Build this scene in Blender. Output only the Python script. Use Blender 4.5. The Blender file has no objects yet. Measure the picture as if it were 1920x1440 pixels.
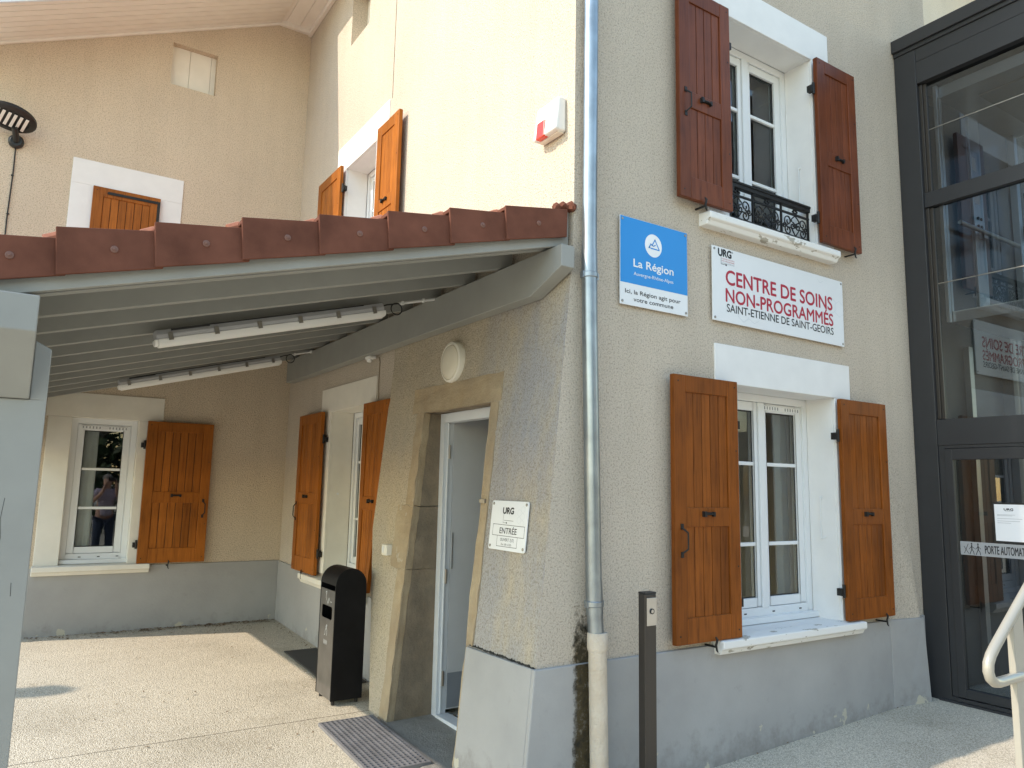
import bpy, bmesh, math, random
from mathutils import Vector, Matrix
R = math.radians
PI = math.pi
random.seed(7)
SC = bpy.context.scene
COL = SC.collection

# ------------------------------------------------------------------ camera, sky, sun, exposure
cam_d = bpy.data.cameras.new('camera')
cam = bpy.data.objects.new('camera', cam_d)
COL.objects.link(cam)
RIGHT = Vector((0.835651, -0.54889, 0.020176))
UP = Vector((-0.092014, -0.103682, 0.990345))
BACK = Vector((-0.541498, -0.82944, -0.137147))
CAMPOS = (-2.56146, -3.3, 1.6)
LENS = 26.1871
cam.matrix_world = Matrix(((RIGHT.x, UP.x, BACK.x, CAMPOS[0]), (RIGHT.y, UP.y, BACK.y, CAMPOS[1]),
                           (RIGHT.z, UP.z, BACK.z, CAMPOS[2]), (0, 0, 0, 1)))
cam_d.sensor_width = 36.0
cam_d.lens = LENS
cam_d.clip_start = 0.05
cam_d.clip_end = 1000.0
SC.camera = cam

SUN_TO = Vector((-1.25, 0.262, 1.0)).normalized()        # direction towards the sun
EL = math.asin(SUN_TO.z)
AZ = math.atan2(SUN_TO.x, SUN_TO.y)
world = bpy.data.worlds.new('World')
SC.world = world
world.use_nodes = True
wn = world.node_tree.nodes
sky = wn.new('ShaderNodeTexSky')
sky.sky_type = 'NISHITA'
sky.sun_disc = False
sky.sun_elevation = EL
sky.sun_rotation = AZ
sky.air_density = 1.8
sky.dust_density = 0.3
sky.ozone_density = 1.2
bgn = wn['Background']
bgn.inputs['Strength'].default_value = 0.15
world.node_tree.links.new(sky.outputs['Color'], bgn.inputs['Color'])
sun_d = bpy.data.lights.new('sun', 'SUN')
sun_d.energy = 2.0
sun_d.angle = R(0.55)
sun_d.color = (0.92, 0.80, 0.66)
sun = bpy.data.objects.new('sun', sun_d)
COL.objects.link(sun)
sun.location = (-12, 3, 12)
sun.rotation_euler = SUN_TO.to_track_quat('Z', 'Y').to_euler()
SC.view_settings.view_transform = 'Standard'
SC.view_settings.look = 'None'
SC.view_settings.exposure = 1.36
SC.view_settings.gamma = 1.0

# ------------------------------------------------------------------ helpers
class MB:
    def __init__(s):
        s.v = []; s.f = []; s.m = []
    def vert(s, p):
        s.v.append(tuple(p)); return len(s.v) - 1
    def face(s, pts, mi=0):
        s.f.append([s.vert(p) for p in pts]); s.m.append(mi); return s
    def box(s, x0, x1, y0, y1, z0, z1, mi=0):
        b = len(s.v)
        for x in (x0, x1):
            for y in (y0, y1):
                for z in (z0, z1):
                    s.v.append((x, y, z))
        for q in ((0, 1, 3, 2), (4, 6, 7, 5), (0, 4, 5, 1), (2, 3, 7, 6), (0, 2, 6, 4), (1, 5, 7, 3)):
            s.f.append([b + i for i in q]); s.m.append(mi)
        return s
    def hexa(s, p, mi=0):
        """8 points: bottom ring of four then top ring of four"""
        b = len(s.v); s.v += [tuple(q) for q in p]
        for q in ((3, 2, 1, 0), (4, 5, 6, 7), (0, 1, 5, 4), (1, 2, 6, 5), (2, 3, 7, 6), (3, 0, 4, 7)):
            s.f.append([b + i for i in q]); s.m.append(mi)
        return s
    def prism(s, poly, axis, a, b, mi=0):
        """poly: 2-D outline; axis 'x','y','z' = extrusion axis from a to b"""
        def P(p, t):
            if axis == 'x': return (t, p[0], p[1])
            if axis == 'y': return (p[0], t, p[1])
            return (p[0], p[1], t)
        n = len(poly); o = len(s.v)
        for t in (a, b):
            for p in poly: s.v.append(P(p, t))
        s.f.append([o + i for i in range(n)][::-1]); s.m.append(mi)
        s.f.append([o + n + i for i in range(n)]); s.m.append(mi)
        for i in range(n):
            j = (i + 1) % n
            s.f.append([o + i, o + j, o + n + j, o + n + i]); s.m.append(mi)
        return s
    def tube(s, pts, r, n=8, closed=False, mi=0, cap=True):
        pts = [Vector(p) for p in pts]
        rr = r if isinstance(r, (list, tuple)) else [r] * len(pts)
        rings = []
        up = None
        N = len(pts)
        for i, p in enumerate(pts):
            if closed: t = (pts[(i + 1) % N] - pts[i - 1])
            elif i == 0: t = pts[1] - p
            elif i == N - 1: t = p - pts[i - 1]
            else: t = (pts[i + 1] - p).normalized() + (p - pts[i - 1]).normalized()
            if t.length < 1e-9: t = Vector((0, 0, 1))
            t.normalize()
            if up is None:
                up = Vector((0, 0, 1)) if abs(t.z) < .9 else Vector((1, 0, 0))
            a = up - t * up.dot(t)
            if a.length < 1e-6: a = t.orthogonal()
            a.normalize(); up = a
            b = t.cross(a)
            o = len(s.v)
            for k in range(n):
                w = 2 * PI * k / n
                s.v.append(tuple(p + (a * math.cos(w) + b * math.sin(w)) * rr[i]))
            rings.append(o)
        for i in range(N if closed else N - 1):
            a = rings[i]; b = rings[(i + 1) % N]
            for k in range(n):
                j = (k + 1) % n
                s.f.append([a + k, a + j, b + j, b + k]); s.m.append(mi)
        if cap and not closed:
            s.f.append([rings[0] + k for k in range(n)][::-1]); s.m.append(mi)
            s.f.append([rings[-1] + k for k in range(n)]); s.m.append(mi)
        return s
    def lathe(s, prof, n=24, center=(0, 0, 0), axis='z', mi=0, sx=1.0, sy=1.0):
        o = len(s.v); m = len(prof)
        for (r, h) in prof:
            for k in range(n):
                w = 2 * PI * k / n
                a, b = r * math.cos(w) * sx, r * math.sin(w) * sy
                if axis == 'z': p = (a, b, h)
                elif axis == 'y': p = (a, h, b)
                else: p = (h, a, b)
                s.v.append((p[0] + center[0], p[1] + center[1], p[2] + center[2]))
        for i in range(m - 1):
            for k in range(n):
                j = (k + 1) % n
                s.f.append([o + i * n + k, o + i * n + j, o + (i + 1) * n + j, o + (i + 1) * n + k]); s.m.append(mi)
        s.f.append([o + k for k in range(n)][::-1]); s.m.append(mi)
        s.f.append([o + (m - 1) * n + k for k in range(n)]); s.m.append(mi)
        return s
    def build(s, name, mats, parent=None, loc=(0, 0, 0), rotz=0.0, bevel=0.0, seg=2, smooth=False, keep=False):
        me = bpy.data.meshes.new(name)
        me.from_pydata(s.v, [], s.f)
        if not isinstance(mats, (list, tuple)): mats = [mats]
        for m in mats: me.materials.append(m)
        me.polygons.foreach_set('material_index', s.m)
        bm = bmesh.new(); bm.from_mesh(me)
        if not keep:
            bmesh.ops.remove_doubles(bm, verts=bm.verts, dist=1e-5)
        bmesh.ops.recalc_face_normals(bm, faces=bm.faces)
        bm.to_mesh(me); bm.free()
        if smooth:
            me.polygons.foreach_set('use_smooth', [True] * len(me.polygons))
        me.update()
        o = bpy.data.objects.new(name, me)
        COL.objects.link(o)
        o.location = loc
        o.rotation_euler = (0, 0, rotz)
        if parent: o.parent = parent
        if bevel > 0:
            md = o.modifiers.new('bevel', 'BEVEL')
            md.width = bevel; md.segments = seg; md.limit_method = 'ANGLE'; md.angle_limit = R(40)
            md.harden_normals = False
        if smooth:
            try:
                me.set_sharp_from_angle(angle=R(38))
            except Exception:
                pass
        return o

def tag(o, label=None, cat=None, group=None, kind=None):
    if label: o['label'] = label
    if cat: o['category'] = cat
    if group: o['group'] = group
    if kind: o['kind'] = kind
    return o

def empty(name, loc=(0, 0, 0), rotz=0.0, label=None, cat=None, group=None):
    o = bpy.data.objects.new(name, None)
    COL.objects.link(o)
    o.empty_display_size = 0.2
    o.location = loc; o.rotation_euler = (0, 0, rotz)
    return tag(o, label, cat, group)

# wall frames: u to the right seen from outside, i into the wall, w up
FR = {'B': ((0, 0), 0.0), 'A': ((0, 0), -PI / 2), 'C': ((0, 5.39), 0.0), 'L': ((3.53, 0), -PI / 2)}
def W(fr, u, i, w):
    (ox, oy), r = FR[fr]
    c, s = math.cos(r), math.sin(r)
    return (ox + c * u - s * i, oy + s * u + c * i, w)
def rot(fr): return FR[fr][1]

FONT_CACHE = {}
def text(name, body, mat, parent, x, z, height, width=None, y=-0.0015, align='LEFT', bold=0.0, extrude=0.0006, capref=None):
    """flat lettering in the parent's x-z plane; height = cap height, width = total width"""
    cu = bpy.data.curves.new(name, 'FONT')
    cu.body = body
    cu.size = 1.0
    cu.resolution_u = 4
    tmp = bpy.data.objects.new('tmp_text', cu)
    COL.objects.link(tmp)
    bpy.context.view_layer.update()
    dg = bpy.context.evaluated_depsgraph_get()
    me = bpy.data.meshes.new_from_object(tmp.evaluated_get(dg))
    bpy.data.objects.remove(tmp)
    xs = [v.co.x for v in me.vertices]
    x0, x1 = min(xs), max(xs)
    cap = 0.729
    sz = height / cap
    sx = sz if width is None else width / (x1 - x0)
    w = (x1 - x0) * sx
    off = {'LEFT': 0, 'CENTER': -w / 2, 'RIGHT': -w}[align]
    vs = [(x + off + (v.co.x - x0) * sx, z + v.co.y * sz) for v in me.vertices]
    fs = [list(p.vertices) for p in me.polygons]
    bpy.data.meshes.remove(me)
    e_ = bold * sz
    shifts = [(0, 0)] if bold <= 0 else [(0, 0), (e_, 0), (-e_, 0), (0, e_), (0, -e_)]
    V, F = [], []
    for q, (dx, dz) in enumerate(shifts):
        o_ = len(V)
        V += [(a + dx, y - 0.00006 * q, c + dz) for a, c in vs]
        F += [[o_ + i for i in f] for f in fs]
    me = bpy.data.meshes.new(name)
    me.from_pydata(V, [], F)
    me.materials.clear(); me.materials.append(mat)
    me.name = name
    bm = bmesh.new(); bm.from_mesh(me)
    for f in bm.faces:
        f.normal_update()
        if f.normal.y > 0: f.normal_flip()
    bm.to_mesh(me); bm.free()
    o = bpy.data.objects.new(name, me)
    COL.objects.link(o)
    o.parent = parent
    return o

# ------------------------------------------------------------------ materials
def new_mat(name):
    m = bpy.data.materials.new(name); m.use_nodes = True
    nt = m.node_tree
    return m, nt, nt.nodes, nt.links, nt.nodes['Principled BSDF']

def ramp(nd, stops, interp='LINEAR'):
    r = nd.new('ShaderNodeValToRGB')
    r.color_ramp.interpolation = interp
    e = r.color_ramp.elements
    e[0].position, e[0].color = stops[0][0], tuple(stops[0][1]) + (1,)
    e[1].position, e[1].color = stops[-1][0], tuple(stops[-1][1]) + (1,)
    for p, c in stops[1:-1]:
        q = e.new(p); q.color = tuple(c) + (1,)
    return r

def coords(nd, lk, scale=(1, 1, 1)):
    t = nd.new('ShaderNodeTexCoord'); mp = nd.new('ShaderNodeMapping')
    mp.inputs['Scale'].default_value = scale
    lk.new(t.outputs['Object'], mp.inputs['Vector'])
    return mp.outputs['Vector']

def noise(nd, lk, vec, scale, detail=3, rough=0.55):
    n = nd.new('ShaderNodeTexNoise')
    n.inputs['Scale'].default_value = scale; n.inputs['Detail'].default_value = detail
    n.inputs['Roughness'].default_value = rough
    lk.new(vec, n.inputs['Vector'])
    return n.outputs['Fac']

def mixc(nd, lk, fac, a, b, mode='MIX'):
    m = nd.new('ShaderNodeMix'); m.data_type = 'RGBA'; m.blend_type = mode
    for sock, v in ((0, fac), (6, a), (7, b)):
        if hasattr(v, 'links') or hasattr(v, 'is_linked'): lk.new(v, m.inputs[sock])
        elif sock == 0: m.inputs[0].default_value = v
        else: m.inputs[sock].default_value = tuple(v) + (1,)
    return m.outputs[2]

def bump(nd, lk, h, strength, dist, prev=None):
    b = nd.new('ShaderNodeBump')
    b.inputs['Strength'].default_value = strength; b.inputs['Distance'].default_value = dist
    lk.new(h, b.inputs['Height'])
    if prev is not None: lk.new(prev, b.inputs['Normal'])
    return b.outputs['Normal']

def plain(name, col, rough=0.5, metal=0.0, var=0.06, vscale=6.0, bmp=0.0, bscale=200.0, spec=0.5):
    m, nt, nd, lk, p = new_mat(name)
    v = coords(nd, lk)
    n = noise(nd, lk, v, vscale, 4)
    lo = tuple(max(0, c * (1 - var)) for c in col); hi = tuple(min(1, c * (1 + var)) for c in col)
    r = ramp(nd, [(0.3, lo), (0.7, hi)])
    lk.new(n, r.inputs['Fac'])
    lk.new(r.outputs['Color'], p.inputs['Base Color'])
    p.inputs['Roughness'].default_value = rough
    p.inputs['Metallic'].default_value = metal
    p.inputs['Specular IOR Level'].default_value = spec
    if bmp > 0:
        n2 = noise(nd, lk, v, bscale, 3)
        lk.new(bump(nd, lk, n2, bmp, 0.002), p.inputs['Normal'])
    return m

def render_mat(name, base, dark, stain=None, stain_amt=0.0, speck=0.55, bdist=0.010, pit=(0.38, 0.49), scale=86):
    """rough-cast lime render: grains, pits and broad weathering"""
    m, nt, nd, lk, p = new_mat(name)
    v = coords(nd, lk)
    big = noise(nd, lk, v, 0.9, 5, 0.6)
    c0 = ramp(nd, [(0.3, tuple(c * 0.93 for c in base)), (0.7, tuple(min(1, c * 1.05) for c in base))])
    lk.new(big, c0.inputs['Fac'])
    col = c0.outputs['Color']
    if stain is not None:
        mp2 = coords(nd, lk, (1.6, 1.6, 0.55))
        sn = noise(nd, lk, mp2, 1.7, 6, 0.62)
        sr = ramp(nd, [(0.30, (0, 0, 0)), (0.54, (1, 1, 1))])
        lk.new(sn, sr.inputs['Fac'])
        # weathering is strongest on the exposed corner side of the buttress
        sp_ = nd.new('ShaderNodeSeparateXYZ'); lk.new(v, sp_.inputs[0])
        my = nd.new('ShaderNodeMapRange'); my.inputs['From Min'].default_value = 0.45; my.inputs['From Max'].default_value = 1.2
        my.inputs['To Min'].default_value = 1.0; my.inputs['To Max'].default_value = 0.22; lk.new(sp_.outputs['Y'], my.inputs['Value'])
        mm_ = nd.new('ShaderNodeMath'); mm_.operation = 'MULTIPLY'
        lk.new(sr.outputs['Color'], mm_.inputs[0]); lk.new(my.outputs['Result'], mm_.inputs[1])
        mu = nd.new('ShaderNodeMath'); mu.operation = 'MULTIPLY'; mu.inputs[1].default_value = stain_amt
        lk.new(mm_.outputs[0], mu.inputs[0])
        col = mixc(nd, lk, mu.outputs[0], col, stain)
    fine = noise(nd, lk, v, scale, 3, 0.6)
    pr = ramp(nd, [(pit[0], (1, 1, 1)), (pit[1], (0, 0, 0))])
    lk.new(fine, pr.inputs['Fac'])
    mul = nd.new('ShaderNodeMath'); mul.operation = 'MULTIPLY'; mul.inputs[1].default_value = speck
    lk.new(pr.outputs['Color'], mul.inputs[0])
    col = mixc(nd, lk, mul.outputs[0], col, dark)
    # faint vertical rain streaks and trowel patches
    vs_ = coords(nd, lk, (4.0, 4.0, 0.35))
    st_ = noise(nd, lk, vs_, 1.5, 5, 0.6)
    sr_ = ramp(nd, [(0.30, (0.95, 0.948, 0.94)), (0.55, (1.0, 1.0, 1.0)), (0.75, (1.015, 1.015, 1.012))])
    lk.new(st_, sr_.inputs['Fac'])
    col = mixc(nd, lk, 1.0, col, sr_.outputs['Color'], 'MULTIPLY')
    grain = noise(nd, lk, v, 150, 2, 0.5)
    gr_ = ramp(nd, [(0.35, (0.86, 0.86, 0.86)), (0.65, (1.12, 1.12, 1.12))])
    lk.new(grain, gr_.inputs['Fac'])
    col = mixc(nd, lk, 1.0, col, gr_.outputs['Color'], 'MULTIPLY')
    lk.new(col, p.inputs['Base Color'])
    p.inputs['Roughness'].default_value = 0.95
    p.inputs['Specular IOR Level'].default_value = 0.15
    b1 = bump(nd, lk, fine, 0.9, bdist)
    b2 = bump(nd, lk, grain, 0.5, bdist * 0.3, b1)
    lk.new(b2, p.inputs['Normal'])
    return m

def wood(name, col, dark, rough=0.42, axis='z'):
    m, nt, nd, lk, p = new_mat(name)
    sc = {'z': (26, 26, 1.6), 'x': (1.6, 26, 26), 'y': (26, 1.6, 26)}[axis]
    v = coords(nd, lk, sc)
    n = noise(nd, lk, v, 2.2, 6, 0.62)
    v2 = coords(nd, lk)
    n2 = noise(nd, lk, v2, 3.0, 3)
    r = ramp(nd, [(0.28, dark), (0.5, col), (0.75, tuple(min(1, c * 1.18) for c in col))])
    lk.new(n, r.inputs['Fac'])
    r2 = ramp(nd, [(0.3, (0.8, 0.8, 0.8)), (0.7, (1.1, 1.1, 1.1))])
    lk.new(n2, r2.inputs['Fac'])
    c = mixc(nd, lk, 1.0, r.outputs['Color'], r2.outputs['Color'], 'MULTIPLY')
    ge = nd.new('ShaderNodeNewGeometry')
    r3 = ramp(nd, [(0.0, (0.78, 0.76, 0.74)), (1.0, (1.16, 1.16, 1.18))])
    lk.new(ge.outputs['Random Per Island'], r3.inputs['Fac'])
    c = mixc(nd, lk, 1.0, c, r3.outputs['Color'], 'MULTIPLY')
    lk.new(c, p.inputs['Base Color'])
    p.inputs['Roughness'].default_value = rough
    p.inputs['Specular IOR Level'].default_value = 0.18
    lk.new(bump(nd, lk, n, 0.25, 0.002), p.inputs['Normal'])
    return m

def glass(name, tint=(0.92, 0.95, 0.94), refl=1.0, base=0.04):
    m = bpy.data.materials.new(name); m.use_nodes = True
    nt = m.node_tree; nd = nt.nodes; lk = nt.links
    nd.remove(nd['Principled BSDF'])
    out = nd['Material Output']
    tr = nd.new('ShaderNodeBsdfTransparent'); tr.inputs['Color'].default_value = tint + (1,)
    gl = nd.new('ShaderNodeBsdfGlossy'); gl.inputs['Roughness'].default_value = 0.0
    gl.inputs['Color'].default_value = (0.95, 0.97, 1, 1)
    fr = nd.new('ShaderNodeLayerWeight'); fr.inputs['Blend'].default_value = 0.35
    mr = nd.new('ShaderNodeMapRange')
    mr.inputs['To Min'].default_value = base; mr.inputs['To Max'].default_value = base + refl
    lk.new(fr.outputs['Fresnel'], mr.inputs['Value'])
    mx = nd.new('ShaderNodeMixShader')
    lk.new(mr.outputs['Result'], mx.inputs['Fac'])
    lk.new(tr.outputs[0], mx.inputs[1]); lk.new(gl.outputs[0], mx.inputs[2])
    lk.new(mx.outputs[0], out.inputs['Surface'])
    return m

M = {}
M['render'] = render_mat('cream_roughcast', (0.60, 0.52, 0.425), (0.25, 0.20, 0.15), speck=0.45)
M['render_side'] = render_mat('ochre_roughcast', (0.69, 0.575, 0.44), (0.3, 0.22, 0.13), speck=0.5)
M['buttress'] = render_mat('weathered_roughcast', (0.55, 0.46, 0.325), (0.2, 0.17, 0.13), (0.39, 0.375, 0.37), 1.0, speck=0.5)
M['pale_render'] = render_mat('pale_roughcast', (0.66, 0.60, 0.49), (0.34, 0.3, 0.24), speck=0.3)

def plinth_mat():
    m, nt, nd, lk, p = new_mat('grey_plinth_paint')
    v = coords(nd, lk)
    n = noise(nd, lk, v, 1.6, 6, 0.6)
    r = ramp(nd, [(0.3, (0.335, 0.325, 0.315)), (0.7, (0.41, 0.40, 0.385))])
    lk.new(n, r.inputs['Fac'])
    # peeled flakes in the lowest 40 cm
    n2 = noise(nd, lk, v, 5.5, 5, 0.6)
    sep = nd.new('ShaderNodeSeparateXYZ'); lk.new(v, sep.inputs[0])
    mr = nd.new('ShaderNodeMapRange')
    mr.inputs['From Min'].default_value = 0.05; mr.inputs['From Max'].default_value = 0.42
    mr.inputs['To Min'].default_value = 0.02; mr.inputs['To Max'].default_value = -0.14
    lk.new(sep.outputs['Z'], mr.inputs['Value'])
    ad = nd.new('ShaderNodeMath'); ad.operation = 'ADD'
    lk.new(n2, ad.inputs[0]); lk.new(mr.outputs['Result'], ad.inputs[1])
    r2 = ramp(nd, [(0.63, (0, 0, 0)), (0.64, (1, 1, 1))])
    lk.new(ad.outputs[0], r2.inputs['Fac'])
    n3 = noise(nd, lk, v, 3.0, 6, 0.7)
    r3 = ramp(nd, [(0.62, (0, 0, 0)), (0.8, (0.35, 0.35, 0.35))])
    lk.new(n3, r3.inputs['Fac'])
    c1 = mixc(nd, lk, r3.outputs['Color'], r.outputs['Color'], (0.2, 0.19, 0.17))
    md = nd.new('ShaderNodeMapRange'); md.inputs['From Min'].default_value = -0.08; md.inputs['From Max'].default_value = 0.22
    md.inputs['To Min'].default_value = 0.30; md.inputs['To Max'].default_value = -0.12; lk.new(sep.outputs['Z'], md.inputs['Value'])
    n5 = noise(nd, lk, v, 9, 6, 0.7)
    a5 = nd.new('ShaderNodeMath'); a5.operation = 'ADD'; lk.new(n5, a5.inputs[0]); lk.new(md.outputs['Result'], a5.inputs[1])
    r5 = ramp(nd, [(0.5, (0, 0, 0)), (0.85, (0.6, 0.6, 0.6))]); lk.new(a5.outputs[0], r5.inputs['Fac'])
    c1 = mixc(nd, lk, r5.outputs['Color'], c1, (0.17, 0.155, 0.13))
    c = mixc(nd, lk, r2.outputs['Color'], c1, (0.52, 0.48, 0.38))
    lk.new(c, p.inputs['Base Color'])
    p.inputs['Roughness'].default_value = 0.75
    nn = noise(nd, lk, v, 40, 4)
    b1 = bump(nd, lk, nn, 0.35, 0.004)
    lk.new(bump(nd, lk, r2.outputs['Color'], -0.6, 0.003, b1), p.inputs['Normal'])
    return m
M['plinth'] = plinth_mat()

def gravel_mat():
    m, nt, nd, lk, p = new_mat('exposed_aggregate')
    v = coords(nd, lk)
    vo = nd.new('ShaderNodeTexVoronoi'); vo.inputs['Scale'].default_value = 130
    lk.new(v, vo.inputs['Vector'])
    sepc = nd.new('ShaderNodeSeparateColor'); lk.new(vo.outputs['Color'], sepc.inputs[0])
    rs = ramp(nd, [(0.0, (0.48, 0.42, 0.335)), (0.3, (0.68, 0.605, 0.485)), (0.75, (0.78, 0.705, 0.57)), (1.0, (0.84, 0.77, 0.65))])
    lk.new(sepc.outputs['Red'], rs.inputs['Fac'])
    edge = ramp(nd, [(0.25, (0, 0, 0)), (0.75, (1, 1, 1))])
    lk.new(vo.outputs['Distance'], edge.inputs['Fac'])
    mu = nd.new('ShaderNodeMath'); mu.operation = 'MULTIPLY'; mu.inputs[1].default_value = 0.8
    lk.new(edge.outputs['Color'], mu.inputs[0])
    c = mixc(nd, lk, mu.outputs[0], rs.outputs['Color'], (0.33, 0.29, 0.215))
    big = noise(nd, lk, v, 0.8, 5, 0.6)
    rb = ramp(nd, [(0.3, (0.78, 0.77, 0.75)), (0.5, (1.0, 1.0, 1.0)), (0.7, (1.06, 1.06, 1.06))])
    lk.new(big, rb.inputs['Fac'])
    c = mixc(nd, lk, 1.0, c, rb.outputs['Color'], 'MULTIPLY')
    v7 = nd.new('ShaderNodeTexVoronoi'); v7.inputs['Scale'].default_value = 2.6; lk.new(v, v7.inputs['Vector'])
    r7 = ramp(nd, [(0.035, (0.55, 0.55, 0.55)), (0.06, (0, 0, 0))]); lk.new(v7.outputs['Distance'], r7.inputs['Fac'])
    c = mixc(nd, lk, r7.outputs['Color'], c, (0.22, 0.2, 0.17))
    # saw-cut joint running along the slab edge at y = 2.02
    sep = nd.new('ShaderNodeSeparateXYZ'); lk.new(v, sep.inputs[0])
    def cut(sock, at, w):
        a = nd.new('ShaderNodeMath'); a.operation = 'SUBTRACT'; a.inputs[1].default_value = at
        lk.new(sock, a.inputs[0])
        b = nd.new('ShaderNodeMath'); b.operation = 'ABSOLUTE'; lk.new(a.outputs[0], b.inputs[0])
        l = nd.new('ShaderNodeMath'); l.operation = 'LESS_THAN'; l.inputs[1].default_value = w
        lk.new(b.outputs[0], l.inputs[0]); return l.outputs[0]
    j = cut(sep.outputs['Y'], 1.985, 0.0045)
    c = mixc(nd, lk, j, c, (0.13, 0.11, 0.085))
    lk.new(c, p.inputs['Base Color'])
    p.inputs['Roughness'].default_value = 0.85
    p.inputs['Specular IOR Level'].default_value = 0.25
    inv = nd.new('ShaderNodeMath'); inv.operation = 'SUBTRACT'; inv.inputs[0].default_value = 1.0
    lk.new(vo.outputs['Distance'], inv.inputs[1])
    lk.new(bump(nd, lk, inv.outputs[0], 0.7, 0.006), p.inputs['Normal'])
    return m
M['gravel'] = gravel_mat()

def stone_mat(name, a, b, stain, amt):
    m, nt, nd, lk, p = new_mat(name)
    v = coords(nd, lk)
    n = noise(nd, lk, v, 5, 8, 0.68)
    r = ramp(nd, [(0.3, a), (0.7, b)]); lk.new(n, r.inputs['Fac'])
    v2 = coords(nd, lk, (2.2, 2.2, 1.5))
    n2 = noise(nd, lk, v2, 2.2, 7, 0.65)
    r2 = ramp(nd, [(0.34, (0, 0, 0)), (0.68, (amt, amt, amt))]); lk.new(n2, r2.inputs['Fac'])
    c = mixc(nd, lk, r2.outputs['Color'], r.outputs['Color'], stain)
    lk.new(c, p.inputs['Base Color']); p.inputs['Roughness'].default_value = 0.92
    n3 = noise(nd, lk, v, 70, 5, 0.6)
    b1 = bump(nd, lk, n, 0.8, 0.022)
    lk.new(bump(nd, lk, n3, 0.8, 0.007, b1), p.inputs['Normal'])
    return m
M['stone'] = stone_mat('golden_stone', (0.38, 0.28, 0.165), (0.50, 0.40, 0.265), (0.28, 0.22, 0.155), 0.45)
M['stone_dark'] = stone_mat('grimy_stone', (0.24, 0.185, 0.125), (0.33, 0.265, 0.185), (0.12, 0.10, 0.078), 0.7)
M['concrete'] = stone_mat('worn_concrete', (0.25, 0.235, 0.205), (0.33, 0.31, 0.275), (0.17, 0.16, 0.145), 0.5)

M['white'] = plain('white_masonry_paint', (0.80, 0.79, 0.77), 0.6, var=0.03, bmp=0.25, bscale=60)
M['cream_white'] = plain('cream_white_paint', (0.80, 0.755, 0.66), 0.6, var=0.04, bmp=0.25, bscale=60)
M['pvc'] = plain('white_pvc', (0.80, 0.81, 0.81), 0.32, var=0.01)
M['seal'] = plain('black_rubber_seal', (0.02, 0.02, 0.02), 0.6)
def sill_mat():
    m, nt, nd, lk, p = new_mat('peeling_sill_paint')
    v = coords(nd, lk, (1, 2.2, 2.2))
    n = noise(nd, lk, v, 7, 6, 0.62)
    r = ramp(nd, [(0.61, (0.80, 0.79, 0.76)), (0.62, (0.42, 0.39, 0.33))]); lk.new(n, r.inputs['Fac'])
    lk.new(r.outputs['Color'], p.inputs['Base Color']); p.inputs['Roughness'].default_value = 0.7
    lk.new(bump(nd, lk, r.outputs['Color'], 0.6, 0.003), p.inputs['Normal'])
    return m
M['sill'] = sill_mat()
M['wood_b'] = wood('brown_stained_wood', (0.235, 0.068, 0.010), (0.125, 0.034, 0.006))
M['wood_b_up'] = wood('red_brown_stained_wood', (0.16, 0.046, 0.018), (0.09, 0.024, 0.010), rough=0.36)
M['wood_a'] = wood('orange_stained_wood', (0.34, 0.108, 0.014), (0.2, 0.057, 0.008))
M['groove'] = plain('dark_wood_groove', (0.045, 0.014, 0.004), 0.8)
M['iron'] = plain('black_wrought_iron', (0.018, 0.017, 0.016), 0.55, metal=0.3)
M['zinc'] = plain('galvanised_zinc', (0.34, 0.375, 0.40), 0.36, metal=0.9, var=0.18, vscale=7)
M['cast'] = stone_mat('cream_cast_iron', (0.60, 0.53, 0.43), (0.68, 0.61, 0.51), (0.42, 0.27, 0.15), 0.35)
M['roofpaint'] = plain('grey_green_timber_paint', (0.305, 0.303, 0.28), 0.5, var=0.06, vscale=4, bmp=0.2, bscale=25)
M['tile'] = plain('brown_verge_tile', (0.155, 0.062, 0.041), 0.9, var=0.25, vscale=5, bmp=0.3, bscale=120, spec=0.12)
M['terracotta'] = plain('terracotta', (0.34, 0.13, 0.075), 0.9, var=0.25, vscale=14, bmp=0.5, bscale=60)
M['mortar'] = plain('mortar', (0.45, 0.38, 0.30), 0.95, var=0.2, vscale=20, bmp=0.7, bscale=50)
M['soffit'] = plain('cream_soffit_boards', (0.84, 0.79, 0.71), 0.55, var=0.03)
M['blue'] = plain('sign_blue', (0.0, 0.245, 0.66), 0.3, var=0.01)
M['sign_white'] = plain('sign_white', (0.78, 0.79, 0.80), 0.3, var=0.015)
M['ink'] = plain('black_ink', (0.012, 0.012, 0.016), 0.5)
M['ink_white'] = plain('white_ink', (0.85, 0.86, 0.87), 0.45)
M['red'] = plain('crimson_ink', (0.43, 0.018, 0.045), 0.45)
M['hexline'] = plain('pale_grey_ink', (0.60, 0.63, 0.66), 0.5)
M['grey_ink'] = plain('grey_ink', (0.30, 0.31, 0.33), 0.5)
M['alarm_red'] = plain('red_lens', (0.75, 0.035, 0.012), 0.2)
M['plastic'] = plain('white_plastic', (0.78, 0.77, 0.74), 0.4, var=0.02)
M['lamp_glass'] = plain('opal_lamp_glass', (0.74, 0.68, 0.55), 0.25, var=0.02)
M['lamp_ring'] = plain('cream_lamp_ring', (0.80, 0.76, 0.66), 0.35, var=0.02)
M['diffuser'] = plain('milky_diffuser', (0.82, 0.81, 0.78), 0.3, var=0.01)
M['light_body'] = plain('grey_light_body', (0.40, 0.40, 0.41), 0.45, var=0.04)
M['clip'] = plain('steel_clip', (0.35, 0.33, 0.3), 0.35, metal=0.9)
M['steel'] = plain('brushed_steel', (0.56, 0.55, 0.53), 0.28, metal=1.0, var=0.06)
M['anthracite'] = plain('anthracite_powder_coat', (0.029, 0.030, 0.033), 0.42, var=0.06)
M['black'] = plain('black_plastic', (0.016, 0.016, 0.016), 0.45)
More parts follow.
